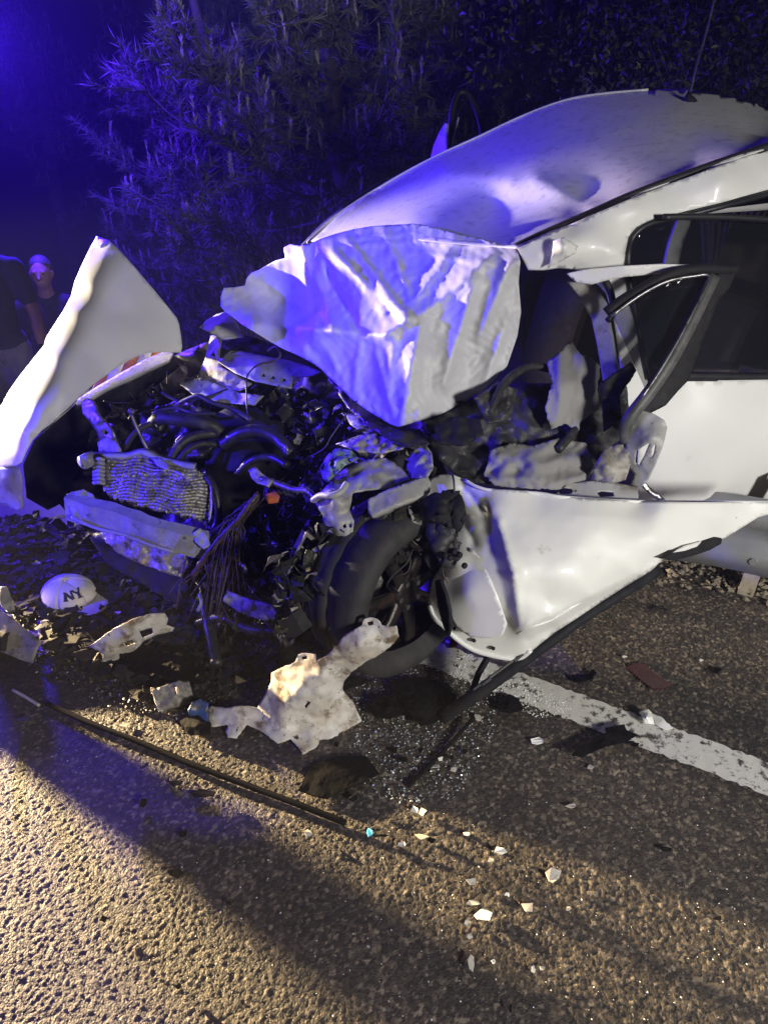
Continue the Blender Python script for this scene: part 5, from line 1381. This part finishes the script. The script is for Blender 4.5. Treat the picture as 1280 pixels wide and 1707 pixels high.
# big bumper piece at the left edge; unseen length drawn out to shade the road
panel("bumper_skin", [(-330, 800), (-200, 880), (-80, 955), (0, 1016), (20, 1030), (45, 1050), (70, 1072), (62, 1085), (55, 1106), (35, 1100), (0, 1085), (-90, 1050), (-220, 985), (-330, 920)],
      gctrl([(-330, 800, .30), (-200, 880, .24), (-80, 955, .15), (0, 1016, .10), (45, 1050, .07), (70, 1072, .05), (55, 1106, .01), (0, 1085, .03), (-90, 1050, .03), (-220, 985, .03), (-330, 920, .02), (10, 1060, .07), (-100, 1000, .10)]), "torn_paint", None, 8, noise=(.012, 10), ridge=(.006, 14), thick=.005, seed=82,
      label="long grey-white torn bumper skin lying at the left edge", cat="bumper piece")
panel("torn_shred", [(0, 1000), (2, 978), (12, 978), (22, 1000), (26, 1018), (14, 1020), (4, 1012)], gctrl([(0, 1000, .26), (12, 978, .30), (26, 1018, .18)]), "beam_metal", None, 4, noise=(.01, 20), thick=.003, seed=83, label="small upright metal shred above the bumper skin at left edge", cat="metal scrap")
V, F = [], []
for a, b, r in (((-1.27, 1.90), (-1.45, 1.88), .075), ((-1.45, 1.88), (-1.66, 1.90), .085)):
    tube_geo(crv([(a[0], a[1], r * .5), ((a[0] + b[0]) / 2, (a[1] + b[1]) / 2 + .01, r * .52), (b[0], b[1], r * .5)], 4), r * .5, 8, V=V, F=F)
V = [v + np.array((0, 1, 1)) * .006 * fbm(v, 20) for v in V]
link("shade_bar", V, F, "black_plastic", label="unseen low black bar added left of the bumper skin to shade the road", cat="bumper piece")  # unseen bar added to hold the headlight off the near road
# comb-like grille fragment
def grille():
    root = thing("grille_fragment", G(290, 1175), "broken pale grille fragment with comb teeth beside the wing piece", "grille piece")
    panel("plate", [(254, 1150), (300, 1134), (316, 1136), (322, 1160), (318, 1172), (290, 1180), (268, 1186), (262, 1172)], gctrl([(254, 1150, .06), (310, 1136, .07), (318, 1172, .02), (266, 1186, .01), (290, 1160, .05)]), "torn_paint", root, 4, noise=(.014, 26), ridge=(.008, 24), thick=.004, seed=84)
    for i in range(11):
        x, y = 251 + 1.25 * i, 1148 + 3.6 * i
        tube("tooth", [Q(x, y, zG(x, y, .05 - .003 * i)), Q(x + 9, y + .5, zG(x + 9, y, .045 - .003 * i))], .0035, "liner", root, 5)
    panel("rib", [(293, 1146), (297, 1144), (300, 1158), (296, 1160)], gctrl([(293, 1146, .075), (300, 1158, .06), (297, 1144, .078)]), "liner", root, 4, thick=.004)
grille()
panel("battery_case_shard", [(314, 1184), (320, 1172), (334, 1166), (348, 1172), (347, 1208), (330, 1204), (318, 1196)], gctrl([(314, 1184, .05), (334, 1166, .06), (348, 1172, .05), (347, 1208, .02), (318, 1196, .01)]), "blue_plastic", None, 4, noise=(.006, 24), thick=.012, seed=85, label="dark blue plastic shard tucked under the white wing piece", cat="plastic scrap")
# black plates and splinters
def slab(name, out, h, label, mat="black_matte", cat="plastic scrap", seed=1, nz=.006, thick=.005, parent=None, step=5):
    xs = [p[0] for p in out]; ys = [p[1] for p in out]
    mx, my = sum(xs) / len(xs), sum(ys) / len(ys)
    rg = random.Random(seed)
    ct = [(x, y, max(.012, h * rg.uniform(.3, 1.0))) for x, y in out[::2]] + [(mx, my, h)]
    return panel(name, out, gctrl(ct), mat, parent, step, noise=(nz, 22), thick=thick, seed=seed, jag=.7, label=label, cat=cat, smooth=False)
slab("plastic_plate", [(498, 1318), (510, 1292), (522, 1276), (560, 1262), (590, 1260), (612, 1262), (632, 1290), (600, 1306), (570, 1318), (545, 1332), (520, 1326)], .018, "large black plastic panel below the white wing piece", seed=90, nz=.004)
slab("plastic_plate", [(646, 1134), (690, 1130), (725, 1134), (760, 1160), (765, 1190), (740, 1196), (720, 1206), (700, 1210), (680, 1185), (662, 1165)], .05, "large black cracked panel under the sill trim's lower end", seed=91, nz=.014)
slab("plastic_plate", [(612, 1180), (630, 1162), (660, 1160), (680, 1172), (676, 1190), (650, 1198), (625, 1196)], .05, "crumpled black panel between the wing piece and cracked panel", seed=92, nz=.02)
slab("black_trim_piece", [(952, 1258), (965, 1244), (990, 1230), (1010, 1222), (1008, 1214), (1040, 1208), (1044, 1218), (1062, 1226), (1040, 1238), (1010, 1244), (990, 1252), (970, 1262)], .045, "jagged black trim piece lying across the white line", seed=93, nz=.01)
slab("black_clip", [(828, 1170), (848, 1158), (862, 1164), (872, 1182), (850, 1190), (832, 1186)], .03, "black plastic lump on the line beside the sill trim", seed=94, nz=.012)
slab("black_clip", [(953, 1124), (958, 1132), (975, 1128), (988, 1116), (994, 1122), (986, 1132), (968, 1138), (955, 1136)], .02, "small black bracket right of the line above red shard", seed=95)
slab("black_clip", [(1180, 1114), (1192, 1112), (1202, 1116), (1196, 1122), (1184, 1120)], .015, "tiny black clip near the right edge beyond the red shard", seed=96)
slab("red_lens", [(1044, 1112), (1058, 1106), (1072, 1106), (1092, 1124), (1120, 1142), (1108, 1148), (1086, 1148), (1066, 1132)], .013, "flat dark red lens piece on the asphalt beyond the white line", "red_plastic", "lens piece", 97, .001, .003)
slab("red_lens", [(738, 1066), (750, 1060), (764, 1068), (762, 1078), (744, 1080)], .03, "small red lens scrap at the foot of the front door", "red_plastic", "lens piece", 98, .006, .004, step=4)
slab("white_shard", [(1065, 1188), (1080, 1183), (1086, 1190), (1090, 1208), (1076, 1206)], .05, "upright white shard half beside the road line", "chip_white", "plastic shard", 99, .002, .003, step=4)
slab("white_shard", [(1086, 1190), (1102, 1196), (1121, 1214), (1112, 1217), (1092, 1208)], .02, "flat pointed white shard at the road line's upper edge", "chip_white", "plastic shard", 100, .002, .003, step=4)
slab("plastic_plate", [(200, 1090), (260, 1070), (320, 1080), (350, 1110), (330, 1140), (270, 1130), (220, 1120)], .06, "dark undertray piece behind the comb-toothed grille fragment", seed=101, nz=.03)
slab("plastic_plate", [(300, 1200), (330, 1192), (352, 1206), (350, 1224), (322, 1226), (304, 1216)], .03, "black slab beneath the dark blue shard", seed=102, nz=.01)
slab("plastic_plate", [(555, 1150), (590, 1128), (620, 1135), (600, 1142), (575, 1150)], .02, "thin black flake between wing piece and tyre", seed=103, nz=.01)
# rods
def rod(name, pts, r, mat, label, sec=None):
    return tube(name, crv([G(x, y, h) for x, y, h in pts], 5), r, mat, None, 8, sec=sec, label=label, cat="rod" if "rod" in name else "strip")
rod("trim_rod", [(78, 1172, .012), (150, 1205, .016), (240, 1240, .014), (330, 1278, .016), (420, 1312, .014), (500, 1342, .016), (576, 1372, .013)], .0062, "black_matte", "long black trim rod lying across the lit foreground asphalt", rect(1.1, .8))
rod("pale_rod", [(22, 1150, .012), (45, 1163, .013), (66, 1176, .012)], .005, "chip", "short pale rod ahead of the long black trim rod")
rod("thin_rod", [(790, 1196, .03), (750, 1240, .014), (715, 1276, .012), (680, 1311, .012)], .006, "black_matte", "thin black rod pointing down from the sill trim's lower end")
rod("curved_strip", [(1088, 1018, .012), (1100, 1012, .016), (1114, 1018, .012)], .004, "black_plastic", "small curved black strip near the guardrail gravel")
# small single shards
sv = {}
def chip(px, py, w, h, seed, mat, name, label, cat, group, ht=.006):
    rg = random.Random(seed)
    n = rg.randint(4, 6)
    out = []
    a0 = rg.uniform(0, 6.28)
    for i in range(n):
        a = a0 + 2 * math.pi * (i + rg.uniform(-.25, .25)) / n
        r = rg.uniform(.6, 1.15)
        out.append((px + w * r * math.cos(a), py + h * r * math.sin(a)))
    tz = rg.uniform(.007, .007 + ht)
    V = [G(x, y, tz + rg.uniform(0, ht * 1.3)) for x, y in out]
    Vb = [v - np.array((0, 0, .0025)) for v in V]
    F = [tuple(range(n))[::-1], tuple(range(n, 2 * n))] + [(i, (i + 1) % n, n + (i + 1) % n, n + i) for i in range(n)]
    link(name, V + Vb, F, mat, smooth=False, label=label, cat=cat, group=group)
cream = [(692, 1349, 8, 7), (704, 1353, 8, 7), (668, 1407, 8, 5), (700, 1393, 15, 5), (833, 1417, 12, 8), (818, 1434, 6, 5), (786, 1468, 14, 9), (790, 1505, 15, 5), (806, 1525, 18, 11), (779, 1538, 5, 7), (782, 1560, 6, 5), (785, 1605, 7, 15), (889, 1614, 4, 8), (904, 1614, 8, 4), (921, 1460, 15, 15), (880, 1513, 14, 10), (845, 1490, 5, 3), (778, 1390, 8, 4), (947, 1514, 5, 4), (953, 1343, 9, 4), (896, 1235, 12, 8), (984, 1278, 7, 4), (208, 1208, 10, 6), (515, 1388, 9, 6), (735, 1265, 5, 4), (757, 1282, 6, 4), (727, 1277, 7, 3), (614, 1578, 4, 3), (822, 1602, 4, 4), (1040, 1094, 5, 2), (796, 1196, 10, 6), (1168, 1100, 4, 2)]
OWN = {(921, 1460): "largest pale notched shard, right of the warm-lit asphalt patch", (806, 1525): "broad cream shard midway down the line of shards below the rod", (785, 1605): "tall narrow pale shard at the lower end of the shard trail",
       (786, 1468): "cream shard at the upper end of the vertical shard trail", (880, 1513): "grey-white flake on the shadow edge right of the shard trail", (833, 1417): "cream shard just above the vertical shard trail",
       (896, 1235): "pale flake on dark asphalt between thin rod and jagged black trim", (208, 1208): "pale sliver just above the long trim rod at left", (953, 1343): "single pale shard on dark asphalt below the jagged black trim", (340, 1322): "widest black splinter just below the long trim rod", (294, 1454): "black splinter alone in the shadow band at lower left"}
for i, (x, y, w, h) in enumerate(cream):
    chip(x, y, w, h, 200 + i, "chip" if i % 4 else "chip_white", "paint_shard", OWN.get((x, y), "small cream or white paint shard scattered on the asphalt"), "shard", "pale shards on the asphalt")
dark = [(294, 1454, 14, 9), (240, 1338, 9, 8), (382, 1505, 6, 5), (298, 1645, 7, 6), (172, 1530, 7, 6), (292, 1305, 14, 6), (340, 1322, 28, 8), (670, 1266, 11, 5), (656, 1250, 9, 7), (700, 1250, 5, 5), (590, 1330, 9, 5), (634, 1392, 14, 2), (1196, 1530, 8, 4), (1110, 1415, 12, 4), (850, 1680, 3, 9), (720, 1400, 10, 6), (305, 1390, 12, 8), (752, 1262, 6, 4), (774, 1252, 6, 4), (560, 1240, 8, 5), (1058, 1240, 8, 4)]
for i, (x, y, w, h) in enumerate(dark):
    chip(x, y, w, h, 300 + i, "black_matte", "plastic_splinter", OWN.get((x, y), "small black plastic splinter scattered on the asphalt"), "splinter", "black splinters on the asphalt", .008)
chip(617, 1387, 8, 7, 401, "cyan_plastic", "bottle_cap", "tiny bright blue plastic bit beside the long trim rod's end", "plastic scrap", None)
chip(40, 1198, 12, 6, 402, "blue_plastic", "plastic_flake", "dull blue plastic flake near the short pale rod", "plastic scrap", None)
bl = [(160, 1000, 9, 5), (228, 1004, 7, 4), (76, 1038, 8, 6), (142, 1057, 10, 5), (126, 1024, 5, 4), (197, 1020, 6, 4), (92, 1064, 12, 5), (268, 992, 6, 4), (215, 968, 5, 3), (170, 968, 6, 3), (250, 1030, 6, 3), (110, 1082, 14, 4), (60, 938, 10, 4), (30, 905, 12, 4)]
for i, (x, y, w, h) in enumerate(bl):
    chip(x, y, w, h, 500 + i, "chip_white" if i % 2 else "chip", "paint_flake", "small pale paint flake among the dark debris round the cap", "shard", "pale flakes round the cap", .012)
# countless crumbs
def crumbs(name, n, region, size, mat, seed, label, cat):
    rg = random.Random(seed)
    def pos(r):
        while True:
            x, y = r.uniform(min(p[0] for p in region), max(p[0] for p in region)), r.uniform(min(p[1] for p in region), max(p[1] for p in region))
            if inside((x, y), region):
                p = G(x, y, .007); return (p[0], p[1], .0065)
    return rocks(name, n, pos, size, mat, seed, label, cat)
crumbs("glass_crumbs", 1500, [(590, 1130), (700, 1090), (850, 1120), (820, 1230), (760, 1330), (640, 1340), (580, 1250)], lambda r: .0012 + .0035 * r.random() ** 3, "crumb", 31, "scattered glass crumbs between the front wheel and the white line", "glass crumbs")
crumbs("paint_crumbs", 1300, [(690, 1078), (760, 1082), (880, 1135), (960, 1180), (900, 1200), (780, 1140), (690, 1100)], lambda r: .001 + .003 * r.random() ** 2, "chip_white", 32, "white paint and glass grit strewn over the road line", "grit")
crumbs("debris_grit", 4200, [(-30, 860), (160, 880), (330, 1000), (470, 1100), (360, 1180), (240, 1190), (60, 1120), (-30, 1020)], lambda r: .002 + .008 * r.random() ** 2, "dark_steel", 33, "dark oily debris grit strewn round the cap and bumper", "debris")
crumbs("bright_grit", 520, [(-30, 870), (160, 880), (330, 1000), (470, 1130), (420, 1230), (240, 1210), (60, 1120), (-30, 1020)], lambda r: .001 + .0042 * r.random() ** 2, "crumb", 34, "bright glass grit glinting among the dark debris at left", "glass grit")
crumbs("road_grit", 500, [(0, 1240), (1280, 1330), (1280, 1700), (0, 1700)], lambda r: .0008 + .002 * r.random() ** 3, "chip_white", 35, "tiny white grit specks over the foreground asphalt", "grit")
# flattened dark scraps round the cap
def scraps():
    rg = random.Random(77)
    V, F = [], []
    reg = [(0, 860), (150, 870), (330, 1000), (480, 1090), (350, 1160), (230, 1150), (90, 1080), (0, 1010)]
    k = 0
    while k < 380:
        x, y = rg.uniform(0, 480), rg.uniform(860, 1160)
        if not inside((x, y), reg): continue
        k += 1
        c = G(x, y, .02)
        a = rg.uniform(0, 6.28); s = rg.uniform(.015, .07)
        d = np.array((math.cos(a), math.sin(a), rg.uniform(-.25, .25))); e = np.array((-math.sin(a), math.cos(a), rg.uniform(-.4, .4)))
        b = len(V)
        for i in range(4):
            for j in range(2):
                p = c + d * s * (i / 1.5 - 1) + e * s * rg.uniform(.2, .45) * (2 * j - 1) + np.array((0, 0, rg.uniform(-.01, .018)))
                p[2] = max(p[2], .007); V.append(p)
        for i in range(3): F.append((b + 2 * i, b + 2 * i + 1, b + 2 * i + 3, b + 2 * i + 2))
    link("plastic_litter", V, F, "black_plastic", kind="stuff", label="flattened black plastic litter round the cap", cat="debris", smooth=False, thick=.002)
scraps()

# ================================================================== hazy night air
hv = [(-9.5, -6.8, -2.9), (9, -6.8, -2.9), (9, 20.5, -2.9), (-9, 20.5, -2.9), (-9, -6.8, 8.6), (9, -6.8, 8.6), (9, 20.5, 8.6), (-9, 20.5, 8.6)]
hm = bpy.data.materials.new("haze")
hm.use_nodes = True
hn = hm.node_tree.nodes
hn.remove(hn["Principled BSDF"])
pv = hn.new("ShaderNodeVolumePrincipled")
pv.inputs["Color"].default_value = (.9, .92, 1, 1)
pv.inputs["Density"].default_value = .0055
hm.node_tree.links.new(pv.outputs[0], hn["Material Output"].inputs["Volume"])
MATS["haze"] = hm
link("haze", hv, [(0, 3, 2, 1), (4, 5, 6, 7), (0, 1, 5, 4), (1, 2, 6, 5), (2, 3, 7, 6), (3, 0, 4, 7)], "haze", smooth=False, kind="stuff", label="thin hazy night air round the crash", cat="haze")
